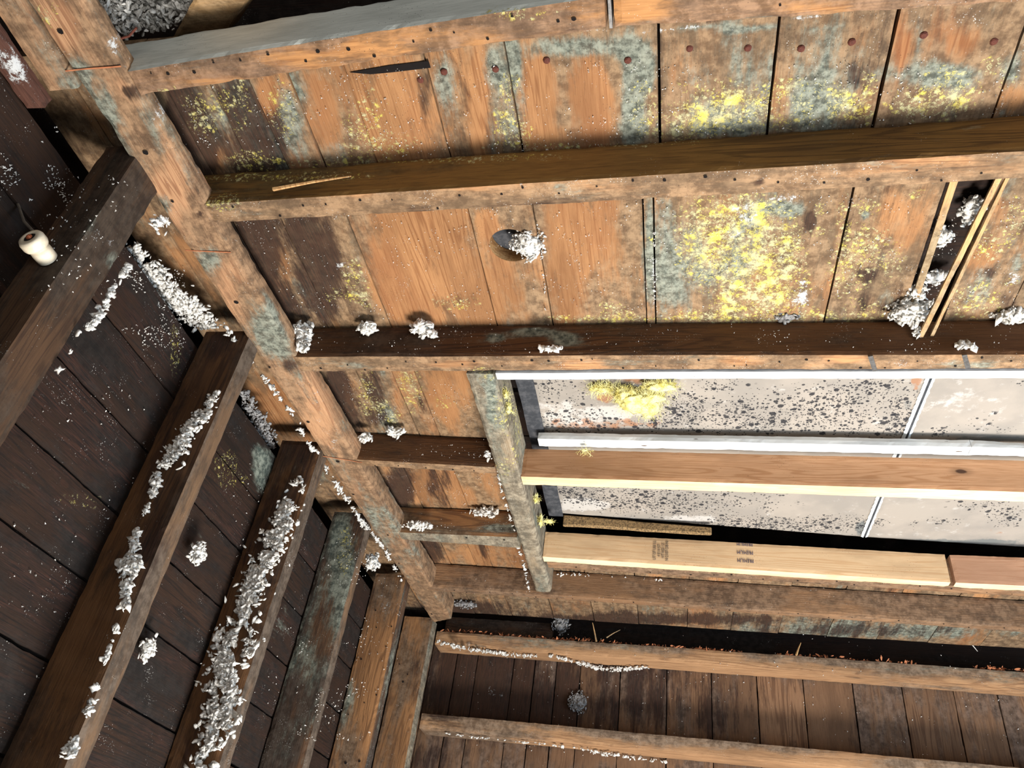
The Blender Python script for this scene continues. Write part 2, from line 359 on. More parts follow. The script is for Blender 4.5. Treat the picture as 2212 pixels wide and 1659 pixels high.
# ------------------------------------------------------------------ ceiling deck
mb = MB(); rowdef = [
 # (y0, y1, joints)
 (.525, .812, [-1.06, -.975, -.90, -.815, -.735, -.665, -.597, -.50, -.37, -.245, -.024, .139, .290, .452, .62, .78, .95]),
 (.814, 1.262, [-1.06, -.975, -.90, -.828, -.728, -.596, -.362, -.245, -.054, -.036, .283, .421]),
 (.814, 1.262, [.494, .60, .78, .95]),
 (1.264, 2.82, [-1.06, -.93, -.828, -.728, -.64, -.585, -.43]),
 (2.232, 2.82, [-.428, -.28, -.12, .05, .20, .36, .52, .68, .84, 1.0, 1.16, 1.4]),
]
pid = 1
for y0, y1, js in rowdef:
    for a, b in zip(js[:-1], js[1:]):
        pid += 1; g = .0004 + .0011 * random.random() ** 2; ga = g + {.290: .0022, .452: .0016, .283: .001, -.024: .0012, -.597: .001}.get(a, 0); dz = random.uniform(0, .003)
        hole = (-.298, .985, .040) if (abs(a + .362) < .01 and y0 > .8) else None
        mb.box(a + ga, b - g, (.546 if a < -.45 else .532) if y0 < .6 else y0, y1, 1.085 + dz, 1.105 + dz, seg=.0085 if y1 < 1.3 else .012, segs=None, wear=.0007, rough=.0005, pid=pid, seed=pid, hole=hole)
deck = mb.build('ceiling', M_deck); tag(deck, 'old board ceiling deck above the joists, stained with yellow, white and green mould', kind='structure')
stain(deck, DECK, [  # dark spots along the plate's right side paint in its shadow
 # first bay
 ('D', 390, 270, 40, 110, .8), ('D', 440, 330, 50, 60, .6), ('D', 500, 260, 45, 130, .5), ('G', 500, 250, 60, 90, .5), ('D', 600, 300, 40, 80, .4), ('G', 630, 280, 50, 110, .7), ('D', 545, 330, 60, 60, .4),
 ('Y', 440, 262, 28, 28, .9), ('Y', 475, 225, 26, 30, .6), ('Y', 545, 350, 50, 20, .7), ('Y', 610, 240, 30, 60, .5), ('Y', 420, 220, 30, 14, .6), ('Y', 520, 230, 20, 60, .5),
 ('O', 575, 218, 22, 45, 1), ('O', 480, 330, 30, 40, .6), ('O', 700, 230, 50, 110, .7), ('O', 830, 250, 80, 110, 1), ('Y', 790, 290, 50, 90, .35), ('Y', 850, 310, 60, 20, .5), ('W', 745, 215, 30, 60, .35), ('G', 720, 330, 60, 30, .5),
 ('D', 915, 220, 16, 90, .6), ('G', 960, 180, 30, 60, .7), ('G', 980, 270, 25, 60, .4), ('D', 1010, 240, 16, 80, .4), ('O', 1032, 220, 20, 130, 1.1), ('D', 1060, 260, 14, 90, .5),
 ('G', 1080, 140, 40, 60, 1), ('Y', 1100, 190, 22, 26, .9), ('Y', 1090, 270, 24, 50, .9), ('Y', 1125, 290, 24, 40, .7), ('G', 1110, 240, 40, 90, .6),
 ('O', 1165, 200, 42, 80, 1), ('O', 1285, 220, 62, 100, 1.1), ('O', 1180, 300, 50, 30, .7), ('D', 1185, 170, 12, 50, .5), ('D', 1215, 240, 18, 70, .45),
 ('G', 1250, 105, 130, 26, 1), ('G', 1385, 150, 45, 70, .9), ('G', 1370, 250, 25, 70, .8), ('Y', 1390, 240, 30, 55, .7), ('D', 1355, 128, 30, 14, .4), ('Y', 1410, 290, 20, 20, .6), ('D', 1425, 190, 6, 110, .7),
 ('G', 1540, 250, 110, 40, .7), ('Y', 1490, 255, 46, 36, 1.1), ('Y', 1550, 245, 50, 40, 1.1), ('Y', 1585, 215, 34, 26, .9), ('Y', 1640, 240, 44, 44, .85), ('Y', 1530, 190, 70, 16, .5), ('Y', 1460, 285, 40, 14, .9),
 ('G', 1760, 210, 100, 60, .8), ('D', 1845, 165, 14, 34, .8), ('W', 1840, 100, 22, 36, .5), ('W', 1800, 130, 30, 14, .5), ('Y', 1705, 190, 34, 22, .8), ('Y', 1780, 195, 22, 18, .7), ('Y', 1820, 215, 24, 22, 1), ('Y', 1808, 245, 22, 20, 1), ('Y', 1840, 235, 24, 20, 1), ('Y', 1875, 200, 18, 60, .8), ('Y', 1728, 235, 30, 26, .7), ('Y', 1700, 265, 60, 14, .6),
 ('G', 2010, 160, 130, 30, .9), ('O', 1945, 90, 26, 60, .8), ('O', 2070, 90, 60, 50, .8), ('G', 1985, 70, 16, 60, .6), ('Y', 2005, 220, 70, 34, .9), ('Y', 2080, 205, 34, 34, .8), ('Y', 2040, 160, 40, 20, .5), ('Y', 1960, 235, 40, 20, .6), ('Y', 2150, 140, 30, 18, .6), ('G', 2180, 140, 40, 40, .5), ('O', 2180, 215, 40, 30, .6), ('Y', 2190, 180, 30, 20, .4),
 ('W', 1500, 62, 110, 7, 1.1), ('W', 1720, 38, 100, 6, 1.1), ('G', 1600, 60, 180, 8, .7), ('W', 1340, 66, 100, 6, .9), ('D', 1560, 42, 60, 4, .8),
 # second bay
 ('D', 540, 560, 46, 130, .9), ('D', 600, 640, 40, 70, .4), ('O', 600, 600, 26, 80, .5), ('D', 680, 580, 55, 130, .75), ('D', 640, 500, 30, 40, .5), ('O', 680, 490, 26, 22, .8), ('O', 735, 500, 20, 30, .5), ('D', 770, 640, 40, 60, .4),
 ('W', 738, 572, 26, 8, 1), ('Y', 762, 600, 22, 40, .6), ('Y', 770, 640, 28, 12, .8), ('Y', 720, 640, 18, 14, .6), ('Y', 790, 640, 14, 30, .4),
 ('O', 850, 560, 60, 140, .95), ('O', 940, 560, 90, 140, .95), ('Y', 985, 655, 50, 14, .5), ('D', 980, 650, 50, 18, .4), ('D', 1000, 500, 14, 60, .3),
 ('O', 1080, 620, 50, 80, .95), ('O', 1050, 480, 30, 30, .9), ('D', 1145, 520, 20, 60, .4), ('G', 1160, 480, 10, 40, .4),
 ('O', 1230, 560, 60, 150, 1.1), ('O', 1320, 560, 66, 150, .9), ('G', 1235, 650, 14, 14, .8), ('D', 1310, 660, 16, 22, .7), ('Y', 1320, 672, 30, 18, .7), ('Y', 1210, 690, 30, 8, .7), ('Y', 1360, 685, 20, 10, .6), ('W', 1245, 565, 12, 8, .9),
 ('G', 1404, 560, 14, 150, 1), ('D', 1404, 640, 10, 60, .6), ('W', 1412, 600, 8, 90, .9), ('Y', 1408, 520, 8, 10, .8),
 ('G', 1440, 560, 20, 140, .5), ('Y', 1500, 520, 40, 60, .45), ('Y', 1570, 450, 30, 16, .8), ('Y', 1550, 500, 60, 40, .65), ('Y', 1520, 560, 50, 50, .7), ('Y', 1640, 470, 50, 50, .8), ('Y', 1660, 560, 60, 60, .9), ('Y', 1590, 600, 70, 60, .7), ('Y', 1580, 650, 26, 26, 1.2), ('Y', 1650, 650, 80, 36, .8), ('Y', 1530, 680, 60, 16, .7), ('W', 1610, 460, 40, 20, .6), ('W', 1590, 500, 30, 30, .5), ('G', 1600, 540, 110, 110, .45), ('W', 1690, 430, 50, 10, .9), ('Y', 1700, 510, 16, 40, .6), ('Y', 1720, 540, 20, 60, .45),
 ('W', 1735, 625, 14, 30, 1.2), ('W', 1725, 650, 24, 12, 1.1), ('D', 1750, 478, 12, 24, 1.3), ('Y', 1772, 452, 12, 12, 1), ('Y', 1770, 500, 16, 10, .8), ('Y', 1755, 680, 40, 10, .6), ('D', 1740, 690, 30, 20, .3),
 ('W', 1838, 440, 12, 40, .7), ('D', 1825, 500, 6, 60, .8), ('Y', 1850, 530, 44, 40, .85), ('Y', 1870, 450, 24, 16, .7), ('Y', 1830, 600, 40, 40, .75), ('G', 1870, 465, 12, 10, .9), ('W', 1910, 515, 26, 12, .8), ('D', 1870, 595, 22, 18, 1), ('W', 1875, 580, 24, 20, .5), ('D', 1890, 660, 40, 26, .55), ('Y', 1870, 670, 40, 20, .6), ('G', 1940, 660, 40, 24, .8), ('O', 1940, 480, 60, 70, .7), ('Y', 1980, 418, 10, 8, 1.2), ('D', 1945, 640, 14, 40, .6), ('Y', 1800, 685, 90, 9, .7),
 ('Y', 2100, 655, 60, 30, .75), ('Y', 2140, 530, 60, 30, .5), ('Y', 2200, 470, 30, 40, .8), ('Y', 2120, 617, 16, 10, .9), ('Y', 2180, 610, 16, 10, .9), ('G', 2110, 620, 50, 60, .5), ('D', 2130, 590, 26, 14, .8), ('O', 2110, 560, 40, 24, .8), ('O', 2130, 440, 40, 40, .6), ('W', 2190, 590, 20, 40, .6), ('D', 2180, 650, 24, 20, .6), ('G', 2195, 560, 16, 60, .7), ('W', 2110, 480, 30, 60, .3),
 # third bay
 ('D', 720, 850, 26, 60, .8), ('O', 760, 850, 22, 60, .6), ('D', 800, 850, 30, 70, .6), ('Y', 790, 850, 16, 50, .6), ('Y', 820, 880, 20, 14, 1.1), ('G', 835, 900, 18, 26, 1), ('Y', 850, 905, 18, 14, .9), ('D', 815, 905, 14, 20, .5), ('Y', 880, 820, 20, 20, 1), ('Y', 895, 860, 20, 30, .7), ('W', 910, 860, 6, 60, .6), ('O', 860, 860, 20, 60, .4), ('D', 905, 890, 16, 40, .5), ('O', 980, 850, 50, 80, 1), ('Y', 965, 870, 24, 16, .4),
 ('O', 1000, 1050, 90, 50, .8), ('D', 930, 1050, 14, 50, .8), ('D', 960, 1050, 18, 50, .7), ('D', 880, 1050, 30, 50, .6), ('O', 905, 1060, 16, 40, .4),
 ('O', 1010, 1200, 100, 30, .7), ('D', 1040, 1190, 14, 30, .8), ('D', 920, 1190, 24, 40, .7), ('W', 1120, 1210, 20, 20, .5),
 # strip beside the left wall and before the back wall
 ('O', 210, 280, 40, 60, .5), ('O', 390, 560, 50, 60, .5), ('O', 600, 870, 30, 60, .5), ('D', 240, 320, 60, 16, .5), ('D', 1300, 1340, 600, 10, .5), ('G', 1700, 1345, 200, 14, .4)])

mb = MB(); q = [on(('z', 1.0835), *p_) for p_ in ((755, 156), (840, 141), (925, 131), (930, 146), (845, 156), (800, 160))]
mb.add([tuple(p_) for p_ in q] + [tuple(p_ + (0, 0, .0012)) for p_ in q], [tuple(range(6)), tuple(range(11, 5, -1))] + [(k, (k + 1) % 6, 6 + (k + 1) % 6, 6 + k) for k in range(6)])
mb.build('board_gap', M_hole, deck)
stain(deck, DECK, [('D', 400, 290, 50, 110, 1.2), ('D', 420, 340, 40, 60, 1.2), ('D', 560, 580, 40, 130, 1.1), ('D', 610, 680, 30, 60, .8), ('D', 740, 880, 30, 70, .9), ('D', 860, 1060, 30, 50, .9), ('D', 940, 1200, 22, 40, .9), ('D', 560, 280, 60, 90, .6), ('D', 700, 560, 50, 140, .5), ('D', 1000, 1318, 140, 22, 1), ('D', 1400, 1335, 260, 16, .9), ('G', 1900, 1365, 400, 16, .7), ('D', 1800, 1362, 300, 14, .7), ('D', 560, 520, 60, 60, .5), ('G', 1600, 280, 300, 20, .5), ('Y', 1200, 318, 160, 8, .5), ('Y', 700, 352, 120, 8, .6), ('Y', 1500, 688, 200, 8, .8), ('Y', 1300, 690, 120, 6, .5),  # first dark spots deepen the painted shadow beside the plate
 ('G', 1560, 150, 120, 60, .35), ('G', 1780, 120, 90, 60, .4), ('W', 900, 200, 60, 60, .25), ('Y', 1570, 470, 90, 60, .45), ('Y', 1660, 620, 80, 60, .5), ('Y', 1900, 560, 50, 60, .4), ('Y', 1820, 480, 12, 70, .6), ('G', 1480, 600, 60, 80, .4), ('G', 1700, 450, 60, 16, .7), ('W', 1570, 440, 60, 10, .6), ('W', 1640, 520, 50, 50, .35)])
# roof shell above the deck (dark cavity); light-blocking slabs outside the walls
mb = MB(); mb.box(-1.35, 1.7, -.25, 3.2, 1.42, 1.45, seg=.06); o = mb.build('ceiling_upper', M_roof); tag(o, kind='structure')
mb = MB()
for k in range(13):
    a = .36 + k * .22; mb.box(-1.3, 1.6, a, a + .21, 1.27 + .002 * (k % 3), 1.29 + .002 * (k % 3), seg=.03, pid=40 + k, seed=k)
o = mb.build('ceiling_roof', M_roof); tag(o, kind='structure')
# left wall boards
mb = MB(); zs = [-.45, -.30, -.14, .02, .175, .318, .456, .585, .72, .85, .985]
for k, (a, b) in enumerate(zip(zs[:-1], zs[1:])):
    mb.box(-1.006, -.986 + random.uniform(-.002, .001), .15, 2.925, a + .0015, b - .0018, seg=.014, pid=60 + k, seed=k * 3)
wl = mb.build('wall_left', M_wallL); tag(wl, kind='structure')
PL = ('x', -.986)
stain(wl, PL, [('W', 60, 330, 60, 90, .35), ('G', 130, 400, 30, 60, .4), ('W', 300, 600, 40, 50, .5), ('G', 590, 1000, 30, 80, .7), ('W', 590, 1060, 20, 60, .4), ('O', 130, 900, 50, 30, .6), ('O', 60, 1130, 60, 30, .6), ('G', 450, 1140, 60, 60, .4), ('D', 200, 880, 160, 120, .3), ('W', 350, 650, 20, 60, .7), ('W', 245, 660, 50, 30, .45), ('G', 60, 1040, 70, 40, .6), ('W', 40, 1050, 60, 20, .5), ('Y', 380, 760, 12, 60, .3), ('W', 350, 800, 40, 50, .35),
  ('W', 500, 860, 20, 60, .55), ('G', 560, 1000, 20, 60, .9), ('Y', 490, 1010, 24, 40, .3), ('Y', 520, 1040, 20, 20, .2), ('W', 600, 1330, 20, 60, .7), ('G', 610, 1350, 30, 60, .8), ('W', 380, 1160, 14, 14, .7), ('O', 240, 870, 60, 40, .3), ('Y', 180, 1080, 50, 20, .2)])
mb = MB(); mb.box(-1.19, -1.17, -.2, 3.1, -.6, 1.40, seg=.06); o = mb.build('left_light_block', M_roof); tag(o, kind='structure')  # slab added to keep world light from leaking through the left boards
# back wall boards
mb = MB(); xs = [-.99, -.90, -.80, -.72, -.58, -.50, -.42, -.33, -.185, -.02, .135, .29, .445, .607, .765, .926, 1.06, 1.2, 1.35, 1.5]
for k, (a, b) in enumerate(zip(xs[:-1], xs[1:])):
    mb.box(a + .0006, b - .0006, 2.93 + random.uniform(0, .003), 2.95, .2, 1.04 + (0 if k < 5 else .0), seg=.014, pid=80 + k, seed=k * 5)
wb = mb.build('wall_back', M_wallB); tag(wb, kind='structure')
PB = ('y', 2.93)
stain(wb, PB, [('D', 980, 1480, 100, 100, 1.1), ('D', 1120, 1480, 90, 90, 1), ('D', 1170, 1540, 80, 60, .9), ('D', 1330, 1500, 120, 120, .6), ('D', 1500, 1500, 120, 120, .45), ('D', 1250, 1390, 400, 40, .6), ('D', 930, 1640, 50, 40, .7), ('D', 1230, 1480, 30, 90, .5), ('O', 1280, 1480, 26, 90, .5), ('W', 1062, 1490, 14, 22, .9), ('W', 1085, 1500, 8, 10, .9), ('W', 1090, 1440, 6, 50, .7), ('W', 970, 1530, 20, 8, .6), ('W', 1120, 1545, 40, 6, .5),
  ('O', 1680, 1540, 50, 70, .8), ('O', 1780, 1530, 50, 60, .8), ('O', 1990, 1590, 30, 60, .7), ('O', 2120, 1600, 60, 50, .4), ('D', 1580, 1530, 60, 60, .25), ('D', 1880, 1560, 50, 60, .25), ('W', 1350, 1565, 40, 8, .6), ('G', 1960, 1540, 60, 40, .3), ('O', 1300, 1630, 200, 20, .5)])
mb = MB(); mb.box(-1.16, 1.6, 3.02, 3.04, .0, 1.40, seg=.06); o = mb.build('back_light_block', M_roof); tag(o, kind='structure')  # slab added behind the back boards to block stray world light

# ------------------------------------------------------------------ joists and framing lumber
def nailpts(n, f, seg=(0.02, .98), jit=.35):
    pts = []
    for i in range(n):
        a = seg[0] + (seg[1] - seg[0]) * (i + random.uniform(-.3, .3) + .5) / n; b = .5 + random.uniform(-jit, jit); pts.append(f(a, b))
    return pts
def lumber(name, x0, x1, yl, yr, z0, z1, mat, label, cat='joist', overlap=True, group=None, holes=0, wear=.002, ztop=None, bow=None, seed=0, side_mat=None, seg=.011, rough=.0006):
    """member running along x. yl=(near,far) at x0, yr at x1"""
    xt = x0
    if overlap and abs(x0 + .797) < .001: xt = x0 - .055       # the end is cut back above the plate it rests on
    mb = MB(); c = [[[(x0, yl[0], z0), (xt, yl[0], z1)], [(x0, yl[1], z0), (xt, yl[1], z1)]], [[(x1, yr[0], z0), (x1, yr[0], z1)], [(x1, yr[1], z0), (x1, yr[1], z1)]]]
    mb.hexa(c, seg=seg, wear=wear, seed=seed, bow=bow, rough=rough)
    if side_mat is not None:       # the sawn near face keeps its own darker surface
        nf = len(mb.f); V = np.concatenate(mb.v)
        for q in range(nf):
            P = V[list(mb.f[q])]; n = np.cross(P[1] - P[0], P[2] - P[0]); n /= np.linalg.norm(n) + 1e-12
            if abs(n[1]) > .75: mb.mi[q] = 2
    if holes:
        f = lambda a, b: (x0 + (x1 - x0) * a, (yl[0] + (yr[0] - yl[0]) * a) * (1 - b) + (yl[1] + (yr[1] - yl[1]) * a) * b, z0 - .0006)
        disc_holes(mb, nailpts(holes // 2, f), (0, 0, -1))
    mats = [mat, M_hole] + ([side_mat] if side_mat is not None else [])
    o = mb.build(name, mats); tag(o, label, cat, group)
    return o
JG = 'ceiling joists under the board deck'
j1 = lumber('ceiling_joist', -.797, -.086, (.539, .582), (.492, .538), 1.0, 1.084, M_j1, 'topmost joist at left, side coated grey-white with mould, nail-holed orange underside', 'joist', JG, holes=34, wear=.003, seed=1,
  side_mat=wood('pale_mould_coat', 'x', (228, 230, 220), (190, 194, 184), grime=.2, grimecol=(136, 134, 120), green=-.1, black=-.4, white=.5, yellow=-.4, specks=.4, knots=.1, ringamt=.3))
stain(j1, ('z', 1.0), [('O', 420, 175, 120, 20, .8), ('Y', 355, 200, 18, 8, 1.2), ('O', 640, 130, 100, 26, .6), ('D', 1010, 65, 40, 20, .5), ('D', 1200, 50, 110, 30, .5), ('W', 840, 85, 6, 30, .6), ('Y', 1130, 30, 110, 10, .35), ('O', 800, 110, 80, 30, .5)])
j1b = lumber('ceiling_joist', -.078, .75, (.478, .539), (.486, .556), 1.0, 1.084, M_j1, 'topmost joist at right, butted against the greyish joist end, mostly cut by the photo edge', 'joist', JG, holes=22, wear=.003, seed=2)
stain(j1b, ('z', 1.0), [('O', 1380, 20, 80, 30, .8), ('G', 1390, 40, 40, 16, .9), ('G', 1600, 30, 80, 20, .5), ('O', 1750, 15, 100, 20, .7)])
j2 = lumber('ceiling_joist', -.797, .95, (.789, .834), (.752, .804), 1.0, 1.084, M_j2, 'second joist from the top, olive brown side, long split edge at its left end', 'joist', JG, holes=60, wear=.0025, seed=3,
  side_mat=wood('olive_joist_side', 'x', (128, 94, 48), (84, 60, 30), grime=.3, grimecol=(74, 62, 40), green=-.1, black=.0, white=-.1, yellow=.0, specks=.2, bump=.5))
stain(j2, ('z', 1.0), [('Y', 480, 440, 40, 10, .9), ('Y', 600, 420, 60, 6, .7), ('O', 700, 420, 120, 16, .6), ('O', 1050, 400, 120, 14, .8), ('W', 1130, 400, 14, 20, .7), ('W', 1800, 375, 14, 24, .8), ('W', 1870, 370, 8, 24, .7), ('O', 1300, 400, 160, 14, .5), ('O', 2000, 350, 120, 14, .5), ('D', 900, 455, 40, 10, .6), ('G', 1210, 402, 26, 14, .7), ('D', 1637, 388, 12, 6, 1.2), ('G', 560, 460, 90, 12, .5)])
stain(j2, ('y', .775), [('Y', 600, 370, 180, 9, .9), ('Y', 1000, 338, 200, 7, .7), ('Y', 1400, 312, 120, 6, .5), ('G', 470, 400, 40, 30, .6), ('D', 500, 410, 60, 20, .4), ('G', 700, 400, 200, 14, .4)])
j3 = lumber('ceiling_joist', -.797, 1.0, (1.203, 1.256), (1.200, 1.240), 1.0, 1.084, M_j2, 'third joist from the top, dark brown side with insulation lumps, white strip along its underside', 'joist', JG, holes=70, wear=.0022, seed=4, side_mat=M_j2b)
stain(j3, ('z', 1.0), [('O', 960, 785, 80, 12, .8), ('G', 750, 790, 100, 12, .5), ('D', 1020, 785, 30, 8, .7), ('O', 1260, 785, 50, 10, .6), ('G', 1400, 785, 160, 10, .4), ('O', 1600, 780, 60, 10, .6), ('O', 1830, 775, 50, 8, .8), ('W', 2000, 785, 120, 10, .5), ('G', 2120, 785, 80, 10, .6), ('Y', 1040, 798, 30, 5, .8)])
stain(j3, ('y', 1.203), [('G', 1070, 730, 20, 10, 1), ('G', 1150, 715, 60, 12, .9), ('G', 1220, 730, 40, 16, .8), ('O', 1500, 740, 60, 20, .4)])
jn1 = lumber('ceiling_joist', -.372, 1.15, (1.671, 1.711), (1.677, 1.722), 1.0, 1.084, M_new1, 'clean new orange fir joist between the two drywall strips', 'joist', JG, wear=.0012, seed=5, rough=.0002)
NB = wood('lit_joist_underside', 'x', (240, 214, 170), (226, 194, 146), grime=-.1, green=-.7, black=-.5, white=-.2, yellow=-1, specks=.15, knots=.8, rough=.7, bump=.12)  # brighter copy for new joist undersides, light from below put into the colour
for o in (jn1,):
    me = o.data; me.materials.append(NB)
    for p_ in me.polygons:
        if p_.normal.z < -.8: p_.material_index = 2
jn2 = lumber('ceiling_joist', -.374, .730, (2.120, 2.153), (2.156, 2.188), 1.0, 1.083, M_new2, 'pale new spruce joist with blue PREMIUM stamps on its side', 'joist', JG, wear=.0012, seed=6, rough=.0002)
jn3 = lumber('ceiling_joist', .742, 1.3, (2.156, 2.188), (2.150, 2.186), 1.0, 1.083, M_new3, 'pinkish new joist at the right edge, butted against the stamped joist', 'joist', JG, wear=.0012, seed=7, rough=.0002)
for o in (jn2, jn3):
    me = o.data; me.materials.append(NB)
    for p_ in me.polygons:
        if p_.normal.z < -.8: p_.material_index = 2
jo = lumber('ceiling_joist', -.366, 1.3, (2.155, 2.197), (2.190, 2.233), 1.0, 1.080, M_j6, 'old brown joist pressed against the far side of the stamped new joist', 'joist', JG, holes=40, wear=.002, seed=8)
j6 = lumber('ceiling_joist', -.797, 1.35, (2.385, 2.420), (2.443, 2.479), 1.0, 1.084, M_j6, 'long rough-sawn brown joist just before the back wall plate', 'joist', JG, holes=60, wear=.0018, seed=9)
stain(j6, ('y', 2.42), [('W', 1230, 1240, 40, 14, 1.2), ('W', 1350, 1248, 80, 4, 1), ('W', 1400, 1268, 60, 3, .8), ('W', 1700, 1275, 120, 3, .8)])
s4 = lumber('short_joist', -.797, -.431, (1.607, 1.637), (1.630, 1.662), 1.0, 1.084, M_j2, 'short dark joist between plate and header, nearest the photo top', 'joist', 'short joists between plate and header', holes=10, seed=10, side_mat=M_j2b)
s5 = lumber('short_joist', -.797, -.431, (2.004, 2.050), (2.003, 2.072), 1.0, 1.084, M_head, 'short joist with green-grey edge, next to the back of the header', 'joist', 'short joists between plate and header', holes=6, seed=11,
  side_mat=wood('short_joist_side', 'x', (150, 106, 66), (104, 70, 44), grime=.45, grimecol=(84, 74, 60), green=.1, black=.05, white=.0, yellow=-.5, specks=.4))
stain(s5, ('y', 2.003), [('G', 1090, 1140, 50, 14, 1), ('D', 1100, 1145, 50, 10, .7), ('O', 980, 1120, 80, 14, .6)])

def ymember(name, x0, x1, y0, y1, z0, z1, mat, label, cat, xr=None, zf=None, holes=0, wear=.0025, seed=0, y1b=None, group=None):
    mb = MB(); xa, xb = xr or (x0, x1); e = y1b if y1b is not None else y1; zb = zf or z1
    c = [[[(x0, y0, z0), (x0, y0, z1)], [(xa, y1, z0), (xa, y1, zb)]], [[(x1, y0, z0), (x1, y0, z1)], [(xb, e, z0), (xb, e, zb)]]]
    mb.hexa(c, seg=.011, wear=wear, seed=seed)
    if holes: disc_holes(mb, nailpts(holes, lambda a, b: (x0 + (x1 - x0) * b, y0 + (y1 - y0) * a, z0 - .0006), jit=.3), (0, 0, -1), r=.0035)
    o = mb.build(name, [mat, M_hole]); tag(o, label, cat, group); return o
plate = ymember('wall_plate', -.890, -.800, .30, 2.712, 1.0, 1.028, M_plate, 'long stained diagonal plate crossing the photo, joists butting into its right side', 'beam', xr=(-.850, -.768), zf=1.075, holes=12, seed=20, y1b=2.66, wear=.003)
stain(plate, ('z', 1.0), [('O', 110, 60, 60, 60, .7), ('G', 170, 170, 30, 40, .8), ('G', 230, 240, 24, 60, .8), ('W', 230, 230, 20, 60, .2), ('O', 250, 190, 40, 40, .4), ('O', 370, 420, 40, 90, .8), ('D', 277, 200, 10, 10, 1.2), ('D', 433, 462, 9, 9, 1.2), ('G', 450, 560, 30, 30, .7), ('G', 590, 720, 40, 60, .8), ('W', 590, 720, 30, 40, .2), ('O', 500, 620, 30, 80, .5), ('O', 690, 900, 40, 60, .6), ('W', 690, 880, 16, 60, .6), ('D', 625, 790, 20, 14, .7), ('G', 360, 440, 20, 30, .6), ('Y', 100, 30, 30, 30, .3), ('G', 840, 1130, 40, 40, .5), ('W', 720, 960, 16, 20, .6)])
stain(plate, ('x', -.80), [('W', 250, 120, 20, 60, 1), ('W', 340, 240, 16, 50, 1.1), ('D', 300, 190, 14, 40, .9), ('D', 420, 400, 20, 60, .6), ('W', 230, 60, 20, 60, .3)])
for k, (ua, va, ub, vb) in enumerate(((141, 154, 262, 143), (400, 541, 498, 545), (698, 985, 782, 998))):
    p0, p1 = on(('z', .9985), ua, va), on(('z', .9985), ub, vb); mb = MB(); d_ = np.array((0, .0011, 0)); up = np.array((0, 0, .0008))
    mb.hexa([[[p0 - d_, p0 - d_ + up], [p0 + d_, p0 + d_ + up]], [[p1 - d_, p1 - d_ + up], [p1 + d_, p1 + d_ + up]]], seg=.003, wear=0, rough=.0009, segs=(30, 1, 1))
    mb.build('rust_line', M_chip, plate)
header = ymember('opening_header', -.430, -.367, 1.262, 2.383, 1.0, 1.11, M_head, 'grey weathered header closing the drywall opening, dusted with yellow fibreglass', 'beam', xr=(-.430, -.378), seed=21, wear=.004)
stain(header, ('x', -.372), [('Y', 1090, 880, 14, 60, .9), ('Y', 1115, 920, 8, 60, .7), ('W', 1110, 880, 12, 50, .5), ('D', 1100, 940, 14, 60, .5), ('Y', 1120, 1080, 10, 30, .8)])
stain(header, ('z', 1.0), [('O', 1110, 950, 20, 50, .5), ('Y', 1050, 810, 20, 12, .7), ('Y', 1090, 1010, 24, 20, .5), ('G', 1060, 870, 12, 60, .5), ('O', 1150, 1180, 14, 60, .6), ('W', 1100, 1120, 10, 60, .6)])
led = ymember('ledger_board', -.944, -.893, .30, .562, 1.0, 1.03, M_plate, 'short ledger board alongside the top left of the diagonal plate', 'board', xr=(-.948, -.893), seed=22)
wm = ymember('mouldy_board', -.985, -.948, .30, .575, .975, 1.0, wood('white_mould_board', 'y', (92, 60, 48), (62, 38, 30), grime=.4, grimecol=(64, 54, 50), green=.1, black=.1, white=.25, yellow=-.5, specks=.4), 'dark board end with white mould patches at the top left corner', 'board', seed=23)
stain(wm, ('z', .975), [('W', 30, 120, 60, 34, 1.2), ('W', 50, 160, 40, 24, 1.1), ('W', 10, 70, 30, 24, .8), ('G', 85, 185, 20, 20, .7)])

# ------------------------------------------------------------------ left wall studs
def stud(y0, y1, mat, label, z1=1.035, xr=-.87, xb=-.983, seed=0, lean=0., holes=0, y0b=None, group='left wall studs', z0=-.45, edge_mat=None):
    mb = MB(); b = y0b if y0b is not None else y0
    c = [[[(xb, b, z0), (xb, b, z1)], [(xb, y1, z0), (xb, y1, z1)]], [[(xr, y0, z0), (xr, y0, z1)], [(xr, y1, z0), (xr, y1, z1)]]]
    mb.hexa(c, seg=.013, wear=.0022, seed=seed)
    if holes: disc_holes(mb, [(xb + .02 + (xr - xb - .03) * random.random(), y0 - .0006, z0 + .5 + (z1 - z0 - .6) * random.random()) for _ in range(holes)], (0, -1, 0), r=.003)
    mats = [mat, M_hole]
    if edge_mat: mats.append(edge_mat)
    o = mb.build('wall_stud', mats); tag(o, label, 'stud', group)
    if edge_mat:
        for p_ in o.data.polygons:
            if p_.normal.x > .8: p_.material_index = 2
    return o
st1 = stud(.687, .762, M_stud, 'wide dark stud at the left edge carrying the porcelain knob', z1=1.035, seed=31, xb=-.944, edge_mat=M_stud)
ML = wood('mid_brown_stud', 'z', (104, 72, 44), (64, 42, 27), grime=.45, grimecol=(50, 40, 33), green=-.3, black=.14, white=-.25, yellow=-.7, specks=.25, seed=2)
ME = wood('weathered_stud_edge', 'z', (116, 90, 66), (84, 63, 46), grime=.6, grimecol=(76, 68, 60), green=-.1, black=.0, white=.05, yellow=-.6, specks=.4, seed=5)
st2 = stud(1.140, 1.188, ML, 'brown stud with a thin broken trail of white insulation, second from left', z1=1.02, seed=32, edge_mat=ME, xb=-.979)
st3 = stud(1.575, 1.622, ML, 'brown stud with the thickest trail of white insulation on its side', z1=1.03, seed=33, edge_mat=ME, y0b=1.57)
st4 = stud(1.965, 2.006, M_stud2, 'green-grey mouldy stud right of the insulation-covered stud', z1=1.04, seed=34, edge_mat=ME)
